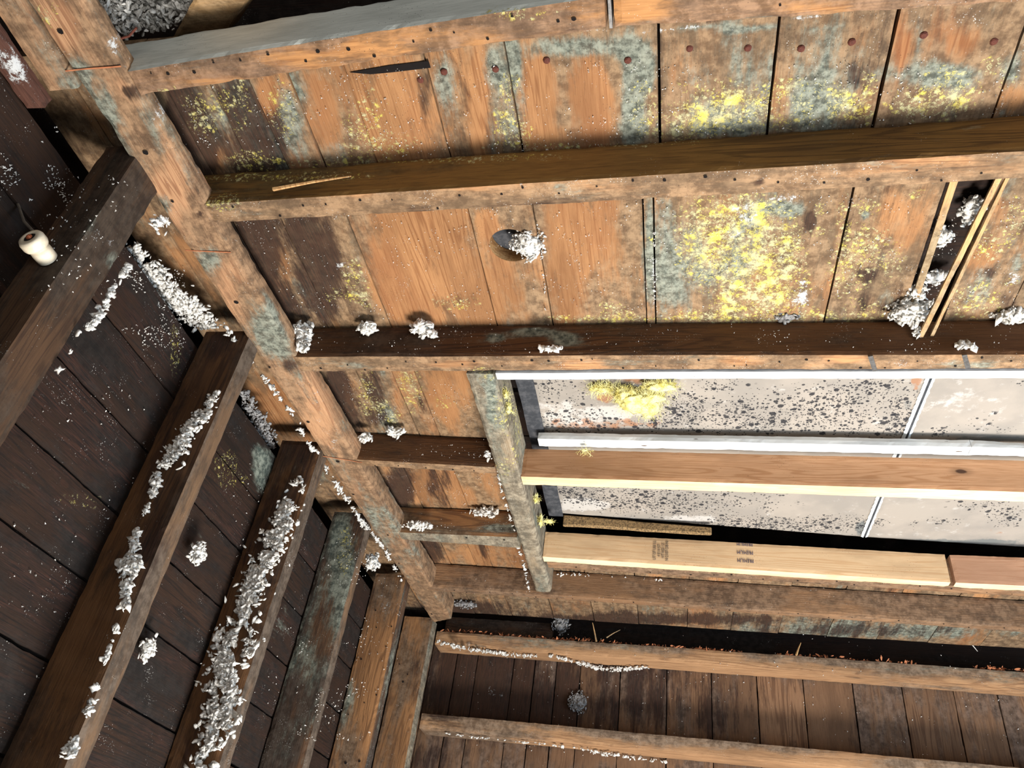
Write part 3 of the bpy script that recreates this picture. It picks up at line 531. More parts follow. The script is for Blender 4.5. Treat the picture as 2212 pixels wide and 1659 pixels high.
st5 = stud(2.390, 2.446, M_studB, 'wide pale brown stud streaked grey, next to the corner post', z1=1.04, seed=35, holes=14, edge_mat=M_stud2)
st6 = stud(2.765, 2.828, M_studB, 'corner post where left wall meets back wall, grey right edge', z1=1.04, seed=36, holes=10, edge_mat=M_head)
stain(st1, ('y', .687), [('W', 200, 470, 40, 60, .5), ('G', 230, 600, 20, 20, .6), ('O', 60, 680, 60, 60, .5)])
stain(st1, ('x', -.87), [('W', 220, 520, 40, 40, .7), ('G', 240, 560, 30, 30, .8), ('O', 60, 760, 50, 60, .6), ('W', 250, 600, 30, 14, 1)])
stain(st2, ('y', 1.14), [('D', 480, 750, 40, 40, .8), ('O', 150, 1380, 90, 160, .8), ('O', 470, 800, 20, 60, .4), ('D', 330, 1180, 40, 160, .5)])
stain(st3, ('y', 1.575), [('D', 660, 980, 30, 40, .6), ('G', 640, 1000, 20, 40, .5), ('O', 450, 1400, 40, 100, .4), ('D', 540, 1180, 30, 80, .3)])
stain(st4, ('y', 1.965), [('G', 740, 1240, 24, 120, .9), ('Y', 745, 1190, 16, 50, .5), ('W', 620, 1360, 40, 40, .6), ('G', 640, 1420, 50, 60, .5), ('D', 640, 1500, 40, 60, .5), ('D', 790, 1170, 30, 40, .6)])
stain(st5, ('y', 2.39), [('W', 830, 1290, 24, 80, .6), ('D', 800, 1270, 16, 50, .8), ('G', 760, 1500, 30, 80, .7), ('O', 800, 1500, 40, 100, .8), ('D', 800, 1400, 20, 60, .35)])
stain(st6, ('y', 2.765), [('D', 900, 1450, 30, 80, .35), ('O', 870, 1600, 30, 80, .5), ('W', 860, 1530, 20, 8, .8)])

# back wall girts
g1 = lumber('wall_girt', -.868, 1.4, (2.832, 2.928), (2.832, 2.928), .965, 1.016, M_girt, 'upper girt on the back wall, littered with wood chips on top', 'girt', 'back wall girts', wear=.002, seed=40)
# the member sags toward the right as in the photo
g2 = lumber('wall_girt', -.868, 1.4, (2.832, 2.928), (2.832, 2.928), .668, .720, M_girt, 'lower girt on the back wall near the bottom edge of the photo', 'girt', 'back wall girts', wear=.002, seed=41)
for o, z0 in ((g1, .965), (g2, .668)):
    me = o.data
    stain(o, ('z', z0), [('O', 1600, 1440 if o is g1 else 1640, 700, 60, .8)])
    stain(o, ('y', 2.832), [('G', 1100, 1390, 250, 40, .55), ('D', 1250, 1390, 160, 30, .35), ('G', 2000, 1460, 300, 30, .5), ('O', 1550, 1415, 60, 20, .5), ('W', 1000, 1390, 60, 10, .5)] if o is g1 else [('D', 980, 1550, 60, 20, .5), ('O', 1700, 1630, 300, 30, .5)])
bk = lumber('blocking_board', -.86, -.44, (2.90, 2.928), (2.90, 2.928), 1.02, 1.10, wood('blocking_wood', 'x', (104, 72, 50), (70, 46, 32), grime=.45, grimecol=(66, 56, 48), green=-.3, black=.1, white=.0, yellow=-.6, specks=.5), 'dark brown blocking board under the ceiling in the far corner', 'board', seed=42)

# ------------------------------------------------------------------ opening with drywall panels
def panel(x0, x1, yl, yr, label, z=1.13):
    mb = MB(); c = [[[(x0, yl[0], z), (x0, yl[0], z + .012)], [(x0, yl[1], z), (x0, yl[1], z + .012)]], [[(x1, yr[0], z), (x1, yr[0], z + .012)], [(x1, yr[1], z), (x1, yr[1], z + .012)]]]
    mb.hexa(c, seg=.01, wear=.001, rough=.0002, segs=(max(4, int((x1 - x0) / .01)), 36, 1)); o = mb.build('gypsum_board', M_gyp); tag(o, label, 'drywall', 'drywall panels over the opening'); return o
GP = ('z', 1.13)
pa = panel(-.326, .525, (1.30, 1.668), (1.30, 1.682), 'upper drywall panel thick with black mould spots, yellow fibreglass hanging on it')
pb = panel(.541, 1.35, (1.30, 1.682), (1.30, 1.715), 'upper right drywall panel, nearly clean')
pc = panel(-.326, .522, (1.705, 2.093), (1.705, 2.165), 'lower drywall panel with fine black mould specks')
pd = panel(.538, 1.35, (1.705, 2.166), (1.705, 2.205), 'lower right drywall panel, bluish with a mould patch at the edge')
stain(pa, GP, [('D', 1220, 850, 60, 40, .25), ('D', 1230, 910, 90, 26, .75), ('D', 1400, 915, 60, 14, .7), ('D', 1480, 890, 60, 40, .8), ('D', 1560, 830, 50, 14, .5), ('D', 1600, 900, 90, 32, .85), ('D', 1700, 890, 110, 40, .7), ('D', 1840, 850, 90, 30, .65), ('D', 1860, 910, 100, 34, .55), ('D', 1950, 900, 30, 50, .8), ('D', 1900, 830, 60, 12, .5), ('D', 1180, 830, 40, 14, .6),
  ('W', 1230, 900, 90, 30, .6), ('O', 1300, 915, 150, 12, .8), ('O', 1310, 860, 24, 12, 1), ('W', 1340, 890, 40, 16, .9), ('G', 1170, 915, 14, 14, .8), ('O', 1980, 825, 12, 16, 1.2), ('G', 1960, 870, 16, 30, .5), ('O', 1370, 822, 26, 10, .8), ('G', 1375, 835, 26, 10, 1)])
stain(pb, GP, [('D', 2030, 935, 30, 10, .6), ('D', 2130, 925, 90, 8, .35), ('D', 2130, 900, 50, 12, .15), ('W', 2080, 870, 60, 30, .3), ('G', 2140, 948, 120, 6, 1), ('D', 2200, 830, 20, 6, .3)])
stain(pc, GP, [('D', 1250, 1070, 60, 14, .7), ('D', 1350, 1075, 120, 22, .85), ('D', 1420, 1095, 120, 20, .6), ('D', 1600, 1130, 90, 16, .8), ('D', 1700, 1135, 100, 14, .9), ('D', 1800, 1130, 60, 16, .7), ('D', 1560, 1080, 160, 30, .25), ('W', 1260, 1090, 60, 14, .9), ('W', 1500, 1120, 60, 8, .8), ('G', 1400, 1080, 40, 14, .5), ('G', 1860, 1140, 14, 22, 1), ('D', 1860, 1140, 14, 22, .8), ('D', 1240, 1060, 60, 8, .6)])
stain(pd, GP, [('D', 2170, 1115, 40, 26, .6), ('D', 2040, 1125, 40, 8, .5), ('D', 1900, 1130, 16, 8, .7), ('D', 2100, 1090, 60, 12, .3), ('G', 2050, 1170, 180, 7, 1.1), ('O', 2150, 1150, 30, 6, .5), ('D', 1975, 1130, 6, 16, .6)])
def seam(x0, y0, x1, y1, label):
    t = empty('drywall_seam', (x0, y0, 1.126), label, 'seam', 'paper seams between drywall panels')
    for s in (-1, 1):
        mb = MB(); n = 60; V = []; Fc = []
        for i in range(n + 1):
            a = i / n; x = x0 + (x1 - x0) * a; y = y0 + (y1 - y0) * a
            ji = .0025 * mn.noise(Vector((i * .9, s * 5, 1))); jo = .0035 * mn.noise(Vector((i * 1.3, s * 9, 4)))
            V += [(x + s * (.0028), y, 1.1255), (x + s * (.0095 + jo), y, 1.1285 + ji * .4), (x + s * (.0095 + jo), y, 1.1297), (x + s * .0028, y, 1.1297)]
        for i in range(n):
            b = i * 4
            for k in range(4): Fc.append((b + k, b + (k + 1) % 4, b + 4 + (k + 1) % 4, b + 4 + k))
        mb.add(V, Fc); mb.build('paper_edge', M_paper, t)
    mb = MB(); mb.box(-.0028 + min(x0, x1), .0028 + max(x0, x1), y0, y1, 1.128, 1.1315, segs=(1, 20, 1), wear=0, rough=0); mb.build('gap', M_felt, t)
seam(.533, 1.32, .533, 1.675, 'white torn paper seam between the two upper drywall panels')
seam(.530, 1.71, .530, 2.16, 'white torn paper seam between the two lower drywall panels')
mb = MB(); mb.box(-.365, -.322, 1.30, 2.10, 1.122, 1.1275, segs=(5, 70, 1), wear=.001, rough=.0012); o = mb.build('felt_strip', M_felt); tag(o, 'dark grey felt strip beside the header at the left end of the drywall', 'felt')
ws1 = lumber('painted_strip', -.364, 1.1, (1.2575, 1.2805), (1.2445, 1.268), 1.0, 1.06, M_white, 'white painted wood strip along the underside of the third joist', 'trim', 'chipped white painted strips', wear=.001, seed=50)
mb = MB(); n0 = (-.335, 1.638); 
mb.hexa([[[(-.335, 1.6355, 1.090), (-.335, 1.638, 1.113)], [(-.335, 1.668, 1.088), (-.335, 1.669, 1.113)]], [[(.66, 1.6355, 1.090), (.66, 1.638, 1.113)], [(.66, 1.669, 1.088), (.66, 1.670, 1.113)]]], seg=.01, wear=.0015)
mb.hexa([[[(.66, 1.6355, 1.090), (.66, 1.638, 1.113)], [(.66, 1.669, 1.088), (.66, 1.670, 1.113)]], [[(1.05, 1.6455, 1.090), (1.05, 1.648, 1.093)], [(1.05, 1.671, 1.088), (1.05, 1.672, 1.093)]]], seg=.01, wear=.0015)
ws2 = mb.build('painted_strip', M_white); tag(ws2, 'thick white painted wood strip above the clean orange joist, tapering at right', 'trim', 'chipped white painted strips')
mb = MB(); V0 = MB()
mb.hexa([[[(-.322, 2.098, 1.094), (-.322, 2.098, 1.128)], [(-.322, 2.112, 1.094), (-.322, 2.112, 1.128)]], [[(.108, 2.104, 1.086), (.108, 2.104, 1.108)], [(.108, 2.118, 1.086), (.108, 2.118, 1.108)]]], seg=.004, wear=.002, rough=.0022)
o = mb.build('fibre_board_strip', M_fib); tag(o, 'rough brown fibreboard strip above the stamped spruce joist', 'board')

# stamps on the new joist
def stamp(txt, x, z, h, rot, mat, sx=1., clip=None, name='stamp'):
    cu = bpy.data.curves.new('txt', 'FONT'); cu.body = txt; cu.size = h; cu.align_x = 'CENTER'; cu.align_y = 'CENTER'; cu.extrude = .0002
    tmp = bpy.data.objects.new('tmp', cu); C.objects.link(tmp)
    dg = bpy.context.evaluated_depsgraph_get(); me = bpy.data.meshes.new_from_object(tmp.evaluated_get(dg)); bpy.data.objects.remove(tmp)
    y = 2.120 + (x + .374) / 1.104 * .036 - .0016
    a = math.atan2(.036, 1.104)
    m = Matrix.Translation((x, y, z + ZC)) @ Matrix.Rotation(a, 4, 'Z') @ Matrix.Rotation(rot, 4, 'Y') @ Matrix.Diagonal((sx, 1, 1, 1)) @ Matrix.Rotation(math.pi / 2, 4, 'X')
    me.transform(m); me.transform(Matrix.Translation(-Vector(jn2.location)))
    if clip is not None:
        bm = bmesh.new(); bm.from_mesh(me)
        bmesh.ops.bisect_plane(bm, geom=bm.verts[:] + bm.edges[:] + bm.faces[:], plane_co=(0, 0, clip + ZC - jn2.location[2]), plane_no=(0, 0, 1), clear_outer=True); bm.to_mesh(me); bm.free()
    me.materials.clear(); me.materials.append(mat)
    o = bpy.data.objects.new(name, me); C.objects.link(o); o.parent = jn2; return o
for z, cl in ((1.0785, 1.082), (1.0525, None), (1.0275, None)):
    o = stamp('PREMIUM', .2, z, .0165, math.pi, M_ink, sx=.66, clip=cl); o['label'] = 'blue upside-down PREMIUM stamp'
for k, (tx, dx) in enumerate((('UT 07 UU LL', 0), ('4 E H 57', .0125), ('HT KD 12', .024), ('N 2107 D8 N', .035))):
    stamp(tx, -.052 + dx, 1.042, .0125, -math.pi / 2, M_ink2, sx=.88, name='grade_stamp')

# ------------------------------------------------------------------ slot laths
def lath(p0, p1, wdt, th, label, mat=M_lath, seed=0):
    mb = MB(); p0 = np.array(p0); p1 = np.array(p1)
    c = [[[p0 + (-wdt / 2, 0, 0), p0 + (-wdt / 2, 0, th)], [p1 + (-wdt / 2, 0, 0), p1 + (-wdt / 2, 0, th)]], [[p0 + (wdt / 2, 0, 0), p0 + (wdt / 2, 0, th)], [p1 + (wdt / 2, 0, 0), p1 + (wdt / 2, 0, th)]]]
    mb.hexa(c, seg=.006, wear=.0008, rough=.0004, seed=seed); o = mb.build('lath', mat); tag(o, label, 'lath', 'laths hanging at the open slot'); return o
lath((.430, .838, 1.086), (.432, 1.198, 1.083), .013, .006, 'lath along the left side of the open slot in the deck', seed=60)
lath((.497, .838, 1.086), (.446, 1.1985, 1.038), .010, .006, 'pale drooping lath over the slot, left one of the pair', seed=61)
lath((.510, .838, 1.088), (.4655, 1.1985, 1.041), .007, .005, 'pale drooping lath over the slot, right one of the pair', seed=62)
mb = MB(); mb.box(.40, .52, .80, 1.27, 1.125, 1.14, seg=.012, pid=200); o = mb.build('cover_board', M_roof); tag(o, 'dark board seen up inside the open slot of the deck', 'board')
mb = MB(); mb.box(-.37, -.22, .90, 1.07, 1.118, 1.13, seg=.02); o = mb.build('cover_board', M_felt); tag(o, 'dark felt backing seen inside the round ceiling hole', 'board')
# rim of the round hole
mb = MB(); n = 40; V = []; Fc = []
for i in range(n):
    a = 2 * math.pi * i / n; cx, sy = math.cos(a), math.sin(a)
    for z in (1.0862, 1.117): V.append((-.298 + .0402 * cx, .985 + .0402 * sy, z))
for i in range(n): j = (i + 1) % n; Fc.append((2 * i, 2 * i + 1, 2 * j + 1, 2 * j))
mb.add(V, Fc); o = mb.build('hole_lining', M_lath, deck)

# ------------------------------------------------------------------ brace and nails
mb = MB()
q = [on(('z', 1.12), *c_) for c_ in ((366, 88), (488, 70), (446, -60), (575, -60))]; up = np.array((0, .01, .05))
q[2] = on(('z', 1.05), 446, -60); q[3] = on(('z', 1.05), 575, -60)
mb.hexa([[[q[0], q[0] + up], [q[1], q[1] + up]], [[q[2], q[2] + up], [q[3], q[3] + up]]], seg=.011, wear=.003, seed=70)
o = mb.build('brace_board', wood('brace_wood', 'x', (196, 156, 104), (160, 120, 74), grime=.4, grimecol=(140, 118, 90), green=-.3, black=-.2, white=.1, yellow=-.5, specks=.3)); tag(o, 'pale angled brace end sticking down behind the topmost grey joist', 'brace')
def nail(x, y, z=1.0862, r=.0055, nrm=(0, 0, -1), name='nail', mat=M_rust, label=None, group=None):
    mb = MB(); prof = [(0, .0034), (.6, .0032), (.92, .0018), (1., .0), (.9, -.001)]; n = 14; V = []; Fc = []
    for pr, h in prof:
        for i in range(n):
            a = 2 * math.pi * i / n; q = r * max(pr, .01) * random.uniform(.93, 1.07); V.append((x + q * math.cos(a), y + q * math.sin(a), z - h))
    for k in range(len(prof) - 1):
        for i in range(n): j = (i + 1) % n; Fc.append((k * n + i, k * n + j, (k + 1) * n + j, (k + 1) * n + i))
    mb.add(V, Fc); o = mb.build(name, mat); tag(o, label, 'nail', group); return o
for (x, y, lb) in [(.02, .622, 'rusty nail head left of the board joint, over the big yellow mould patch'), (.10, .628, 'rusty nail head just left of the thin board joint in the top bay'), (.172, .635, 'rusty nail head just right of the thin board joint in the top bay'),
   (.238, .631, 'rusty nail head beside the pale grey stain in the top bay'), (.329, .629, 'rusty nail head on the grey streak right of the black crack'), (.42, .646, 'rusty nail head nearest the right edge of the top bay'),
   (-.068, .633, 'rusty nail head on the green-grey stain, top bay centre'), (-.345, .629, 'rusty nail head on the grey board right of the dark wedge'), (-.265, .631, 'rusty nail head on green mould right of the orange strip'),
   (-.186, .623, 'rusty nail head above the dark streak on the orange board'), (-.385, .639, 'rusty nail head just below the dark wedge at the joist')]:
    nail(x, y, label=lb, group='rusty nail heads in the top bay')
# bent nail sticking out of the plate's right side
def tube(mb, pts, r, n=7, taper=None, mi=0):
    pts = [np.array(p, float) for p in pts]; V = []; Fc = []
    for i, p in enumerate(pts):
        d = pts[min(i + 1, len(pts) - 1)] - pts[max(i - 1, 0)]; d /= np.linalg.norm(d) + 1e-9
        a = np.cross(d, (0, 0, 1.)); 
        if np.linalg.norm(a) < .1: a = np.cross(d, (1., 0, 0))
        a /= np.linalg.norm(a); b = np.cross(d, a); rr = r * (taper(i / (len(pts) - 1)) if taper else 1)
        for k in range(n): q = 2 * math.pi * k / n; V.append(p + rr * (math.cos(q) * a + math.sin(q) * b))
    for i in range(len(pts) - 1):
        for k in range(n): j = (k + 1) % n; Fc.append((i * n + k, i * n + j, (i + 1) * n + j, (i + 1) * n + k))
    Fc.append(tuple(range(n))[::-1]); Fc.append(tuple(range((len(pts) - 1) * n, len(pts) * n)))
    mb.add(V, Fc, mi=mi)
mb = MB(); tube(mb, [(-.803, .505, 1.03), (-.785, .502, 1.03), (-.768, .492, 1.032)], .0018); o = mb.build('nail', M_rust); tag(o, 'dark nail poking from the right side of the diagonal plate, top left', 'nail')
def strap(u0, v0, u1, v1, label, wd=.0085):
    p0, p1 = on(('z', .9975), u0, v0), on(('z', .9975), u1, v1); mb = MB(); wv = np.array((wd / 2, -.001, 0)); th = np.array((0, 0, .0012))
    mb.hexa([[[p0 - wv - th, p0 - wv], [p1 - wv - th, p1 - wv]], [[p0 + wv - th, p0 + wv], [p1 + wv - th, p1 + wv]]], seg=.004, wear=.0003, rough=.0006)
    o = mb.build('metal_clip', M_steel); tag(o, label, 'clip', 'grey metal clips nailed under the third joist')
strap(1880, 768, 1890, 801, 'grey metal clip on the third joist, left of the two')
strap(2082, 766, 2090, 795, 'grey metal clip on the third joist, right of the two')
mb = MB(); mb.box(-.0845, -.0800, .478, .536, .998, 1.05, seg=.006, wear=.0004); o = mb.build('metal_shim', M_steel); tag(o, 'thin grey metal shim between the two topmost joists', 'shim')

# ------------------------------------------------------------------ porcelain knob with wire
kb = on(('y', .687), 106, 562); axis = np.array((-.04, -1., .02)); axis /= np.linalg.norm(axis)
kroot = empty('porcelain_knob', (kb[0], .6865, kb[2]), 'cream porcelain wiring knob nailed to the dark stud at the left edge', 'knob')
def lathe(mb, base, ax, prof, n=28, mi=0, cap=True):
    ax = np.array(ax); a = np.cross(ax, (0, 0, 1.)); a /= np.linalg.norm(a); b = np.cross(ax, a); V = []; Fc = []
    for r, h in prof:
        for k in range(n): q = 2 * math.pi * k / n; V.append(np.array(base) + ax * h + r * (math.cos(q) * a + math.sin(q) * b))
    for i in range(len(prof) - 1):
        for k in range(n): j = (k + 1) % n; Fc.append((i * n + k, i * n + j, (i + 1) * n + j, (i + 1) * n + k))
    if cap: Fc.append(tuple(range(n))); Fc.append(tuple(range((len(prof) - 1) * n, len(prof) * n))[::-1])
    mb.add(V, Fc, mi=mi)
base = (kb[0], .686, kb[2])
mb = MB(); lathe(mb, base, axis, [(.0125, 0), (.0145, .002), (.015, .014), (.0145, .022), (.011, .024)]); mb.build('knob_base', M_porc, kroot, smooth=True)
mb = MB(); lathe(mb, base, axis, [(.012, .0245), (.017, .026), (.0185, .030), (.0185, .039), (.0165, .043), (.0095, .0445), (.0085, .041)]); mb.build('knob_cap', M_porc, kroot, smooth=True)
mb = MB(); lathe(mb, base, axis, [(.0088, .0405), (.008, .0435), (.002, .0435)]); mb.build('leather_washer', M_hole, kroot)
mb = MB(); lathe(mb, base, axis, [(.0042, .043), (.0045, .045), (.003, .0468), (.0005, .0472)]); hd = mb.build('nail_head', plain('copper_nail', (196, 110, 74), .4, .5), kroot, smooth=True)
kc = np.array(base) + axis * .030
wp = [kc + (-.004, 0, .016), on(('y', .655), 52, 478), on(('y', .66), 28, 410), on(('y', .67), 8, 350), on(('y', .68), -30, 260)]
mb = MB(); pts = []
for i in range(len(wp) - 1):
    for k in range(6): pts.append(wp[i] + (wp[i + 1] - wp[i]) * k / 6)
pts.append(wp[-1]); tube(mb, pts, .0022); o = mb.build('electric_wire', M_wire); tag(o, 'grey cloth-covered wire running up from the porcelain knob', 'wire')

# ------------------------------------------------------------------ insulation
def flake_templates(k=10):
    out = []
    for s in range(k):
        bm = bmesh.new(); bmesh.ops.create_icosphere(bm, subdivisions=1, radius=1)
        for v in bm.verts:
            d = mn.noise_vector(v.co * 1.7 + Vector((s * 3.1, 1, 2))); v.co = v.co * (1 + .8 * d.x) + d * .5; v.co.z *= .38
        bm.verts.ensure_lookup_table(); out.append((np.array([v.co[:] for v in bm.verts]), [tuple(v.index for v in f.verts) for f in bm.faces])); bm.free()
    return out
FL = flake_templates()
def rotm(): 
    q = rng.normal(size=4); q /= np.linalg.norm(q); w_, x, y, z = q
    return np.array([[1 - 2 * (y * y + z * z), 2 * (x * y - z * w_), 2 * (x * z + y * w_)], [2 * (x * y + z * w_), 1 - 2 * (x * x + z * z), 2 * (y * z - x * w_)], [2 * (x * z - y * w_), 2 * (y * z + x * w_), 1 - 2 * (x * x + y * y)]])
def add_flakes(mb, centres, smin, smax):
    for c in centres:
        V, Fc = FL[rng.integers(len(FL))]; s = smin * (smax / smin) ** rng.random(); sx = s * np.array((rng.uniform(.7, 1.5), rng.uniform(.6, 1.1), 1))
        mb.add((V * sx) @ rotm().T + c, Fc)
def blob_pts(c, rad, n, shell=.55):
    d = rng.normal(size=(n, 3)); d /= np.linalg.norm(d, axis=1)[:, None]; r = (shell + (1 - shell) * rng.random(n)) * (1 + .25 * np.sin(d[:, 0] * 5 + d[:, 1] * 4))
    return np.array(c) + d * r[:, None] * np.array(rad)
def clump(c, rad, n, label, smin=.0024, smax=.0085, mat=M_cell, group='clumps of white cellulose insulation', extra=()):
    mb = MB(); add_flakes(mb, blob_pts(c, rad, int(n * .8)), smin, smax)
    bm = bmesh.new(); bmesh.ops.create_icosphere(bm, subdivisions=3, radius=1)
    for v in bm.verts: v.co = v.co * (.72 + .22 * mn.noise(v.co * 2.2 + Vector(c) * 9))
    mb.add(np.array([v.co[:] for v in bm.verts]) * np.array(rad) + np.array(c), [tuple(v.index for v in f.verts) for f in bm.faces]); bm.free()
    for cc, rr, nn in extra: add_flakes(mb, blob_pts(cc, rr, nn, .2), smin, smax)
    o = mb.build('insulation_clump', mat, smooth=True); tag(o, label, 'insulation', group); return o
def onp(pl, u, v): return on(pl, u, v)
def P3(u, v, y=None, z=None): return on(('y', y), u, v) if y else on(('z', z), u, v)
clump((-.262, .985, 1.088), (.034, .036, .022), 420, 'white insulation clump plugging the round hole in the ceiling board', smin=.002, smax=.0048)
c0 = P3(652, 722, y=1.185); clump(c0, (.026, .018, .030), 260, 'insulation clump at the left end of the third joist beside the plate', extra=[(c0 + (.012, .002, -.032), (.016, .01, .012), 70)])
c0 = P3(795, 707, y=1.185); clump(c0, (.022, .014, .013), 150, 'small insulation clump on the third joist, middle of the left three')
c0 = P3(915, 708, y=1.185); clump(c0, (.024, .016, .018), 200, 'insulation clump on the third joist, rightmost of the left three', extra=[(c0 + (.022, .004, -.014), (.01, .006, .006), 30)])
c0 = P3(1700, 684, y=1.19); clump(c0, (.024, .01, .008), 90, 'small grey insulation clump above the third joist, below the white stain', mat=M_cellg)
c0 = P3(1965, 672, z=1.078); clump(c0, (.035, .030, .026), 520, 'large grey-white insulation clump at the lower end of the open slot', smin=.003, smax=.0065, extra=[(P3(1978, 632, z=1.09), (.02, .02, .012), 120), (P3(1978, 715, y=1.19), (.008, .005, .012), 30)])
c0 = P3(2105, 455, z=1.10); clump(c0, (.022, .028, .014), 170, 'flaky insulation clump at the upper end of the open slot', smin=.003, smax=.007)
c0 = P3(2035, 512, z=1.10); clump(c0, (.017, .020, .012), 120, 'flaky insulation clump in the middle of the open slot', smin=.003, smax=.006)
c0 = P3(2020, 600, z=1.10); clump(c0, (.022, .018, .010), 90, 'loose insulation pieces just above the large slot clump', smin=.003, smax=.006)
c0 = P3(2195, 680, y=1.185); clump(c0, (.038, .014, .014), 190, 'bluish white insulation clump above the third joist at the right edge')
c0 = P3(1740, 1, z=1.0) * 0 + P3(1196, 752, y=1.197); clump(c0, (.024, .004, .005), 50, 'thin line of insulation crumbs on the third joist side')
c0 = P3(2088, 746, y=1.197); clump(c0, (.018, .004, .008), 40, 'small insulation crumbs below the drooping laths')
c0 = P3(855, 932, y=1.58); clump(c0, (.026, .012, .012), 140, 'insulation clump over the first short joist')
c0 = P3(790, 945, y=1.58); clump(c0, (.022, .010, .012), 80, 'insulation crumbs where the first short joist meets the plate')
c0 = P3(1050, 1105, y=1.985); clump(c0, (.042, .012, .014), 230, 'insulation clump over the second short joist')
c0 = P3(905, 1135, y=1.985); clump(c0, (.045, .010, .014), 160, 'insulation scatter at the left end of the second short joist')
c0 = P3(1000, 1305, z=1.07); clump(c0, (.06, .02, .012), 130, 'insulation scatter under the deck behind the last joist', mat=M_cellg)
c0 = P3(1212, 1343, y=2.88); clump(c0, (.036, .014, .045), 300, 'round grey insulation lump in the dark slot above the upper girt', mat=M_cellg, smin=.003, smax=.006)
c0 = on(PB, 1250, 1517) + (0, -.006, 0); clump(c0, (.036, .006, .038), 260, 'round grey insulation spot on the back wall boards', mat=M_cellg, smin=.003, smax=.006)
c0 = on(PL, 400, 1195) + (.03, 0, 0); clump(c0, (.012, .024, .026), 170, 'white insulation tuft on the left wall right of the second stud', smin=.003, smax=.006)
c0 = on(PL, 300, 1400) + (.02, 0, 0); clump(c0, (.010, .020, .024), 110, 'small white insulation tuft low on the left wall', smin=.003, smax=.006)
c0 = P3(805, 1215, y=2.0) ; clump(P3(805, 1215, z=.98), (.022, .03, .03), 170, 'insulation clump in the gap above the mouldy stud')
def clumpg(c0, rad, n, label): return clump(c0, rad, n, label, mat=M_cellg)
for u, v, lb in ((285, 1222, 'bright insulation knot on the second stud'),):
    clump(on(('y', 1.134), u, v), (.022, .008, .018), 120, lb)
# fluffy insulation in the opening above the top joist
mb = MB()
for (u, v, z, r, n) in ((260, 20, 1.13, (.05, .03, .03), 300), (320, 45, 1.125, (.06, .02, .022), 360), (380, 15, 1.13, (.04, .03, .03), 260), (320, 5, 1.16, (.09, .04, .02), 420), (270, 60, 1.12, (.03, .015, .02), 150), (400, -30, 1.15, (.09, .05, .02), 300)):
    add_flakes(mb, blob_pts(on(('z', z), u, v), r, n, .1), .0025, .006)
o = mb.build('insulation_mass', M_cell); tag(o, 'fluffy grey-white insulation bulging between plate and brace at the top left', 'insulation', kind='stuff')
def trail(name, plane, pts, label, w0=.012, n=900, out=(0, -.004, 0), smin=.0022, smax=.0072, mat=M_cell, lump=.5):
    mb = MB(); W = [on(plane, u, v) + np.array(out) for u, v, _ in pts]; wt = [p[2] for p in pts]; L = [np.linalg.norm(W[i + 1] - W[i]) * (wt[i] + wt[i + 1]) for i in range(len(W) - 1)]; tot = sum(L)
    cs = []
    for i in range(len(W) - 1):
        k = int(n * L[i] / tot); a = rng.random(k)[:, None]; d = W[i + 1] - W[i]; dn = d / np.linalg.norm(d)
        ww = (wt[i] * (1 - a) + wt[i + 1] * a) * w0; nrm = np.array(out) / np.linalg.norm(out); sd = np.cross(dn, nrm)
        off = rng.normal(size=(k, 1)) * .5; pos = W[i] + a * d + sd * off * ww
        dens = np.array([mn.noise(Vector(q * 38)) + .5 * mn.noise(Vector(q * 90)) for q in pos]); keep = dens > (-.05 - .35 * (ww[:, 0] / w0 - .5)) * lump * 2 - .0
        thick = np.clip(ww / w0, .2, 1.4) * .008
        cs.append((pos + nrm * rng.random((k, 1)) * thick)[keep][::2])
    add_flakes(mb, np.concatenate(cs), smin, smax); o = mb.build(name, mat, smooth=True); tag(o, label, 'insulation', kind='stuff'); return o
trail('insulation_trail', ('y', 1.140), [(470, 850, .6), (440, 900, 1.3), (405, 950, 1.4), (370, 1000, 1.5), (350, 1020, .9), (330, 1080, .3), (300, 1150, .35), (285, 1230, 1.3), (275, 1290, .7), (250, 1380, .35), (220, 1460, .35), (190, 1560, .5), (150, 1640, 1.)], 'broken trail of white insulation along the second left stud', n=2400, w0=.013)
trail('insulation_trail', ('y', 1.575), [(648, 1030, .3), (635, 1080, 1.2), (615, 1130, 1.6), (590, 1190, 1.9), (560, 1235, 1.5), (545, 1290, 1.5), (525, 1340, 1.4), (505, 1390, 2.6), (500, 1430, 2.4), (480, 1500, 1.7), (490, 1540, 1.9), (470, 1590, 1.5), (445, 1620, 1.2), (450, 1700, 1.)], 'thick trail of white insulation down the third left stud', n=8200, w0=.020, smin=.0025, smax=.009, lump=.15)
trail('insulation_trail', ('z', 1.03), [(290, 520, .6), (320, 570, 1.4), (350, 610, 1.5), (390, 640, 1.5), (430, 670, 1.7), (455, 700, 1.2)], 'grey-white insulation packed in the gap above the left wall, upper part', n=2600, w0=.022, out=(0, 0, -.006), lump=.8)
trail('insulation_trail', ('z', 1.03), [(530, 840, .6), (550, 880, 1.2), (575, 930, 1.2), (590, 960, .6)], 'greyish insulation packed above the left wall behind the third stud', n=900, w0=.02, out=(0, 0, -.006), lump=.8, mat=M_cellg)
trail('insulation_trail', ('x', -.868), [(270, 575, .6), (235, 620, .7), (220, 660, .8), (190, 700, .8), (165, 720, .9), (155, 750, .7), (120, 800, .4)], 'bead of insulation along the right edge of the knob-bearing stud', n=520, w0=.007, out=(.004, 0, 0))
trail('insulation_trail', ('x', -.868 + .0), [(320, 490, .8), (345, 470, .9), (370, 520, .6)], 'insulation crumbs beside the plate above the wide dark stud', n=160, w0=.012, out=(.003, 0, 0))
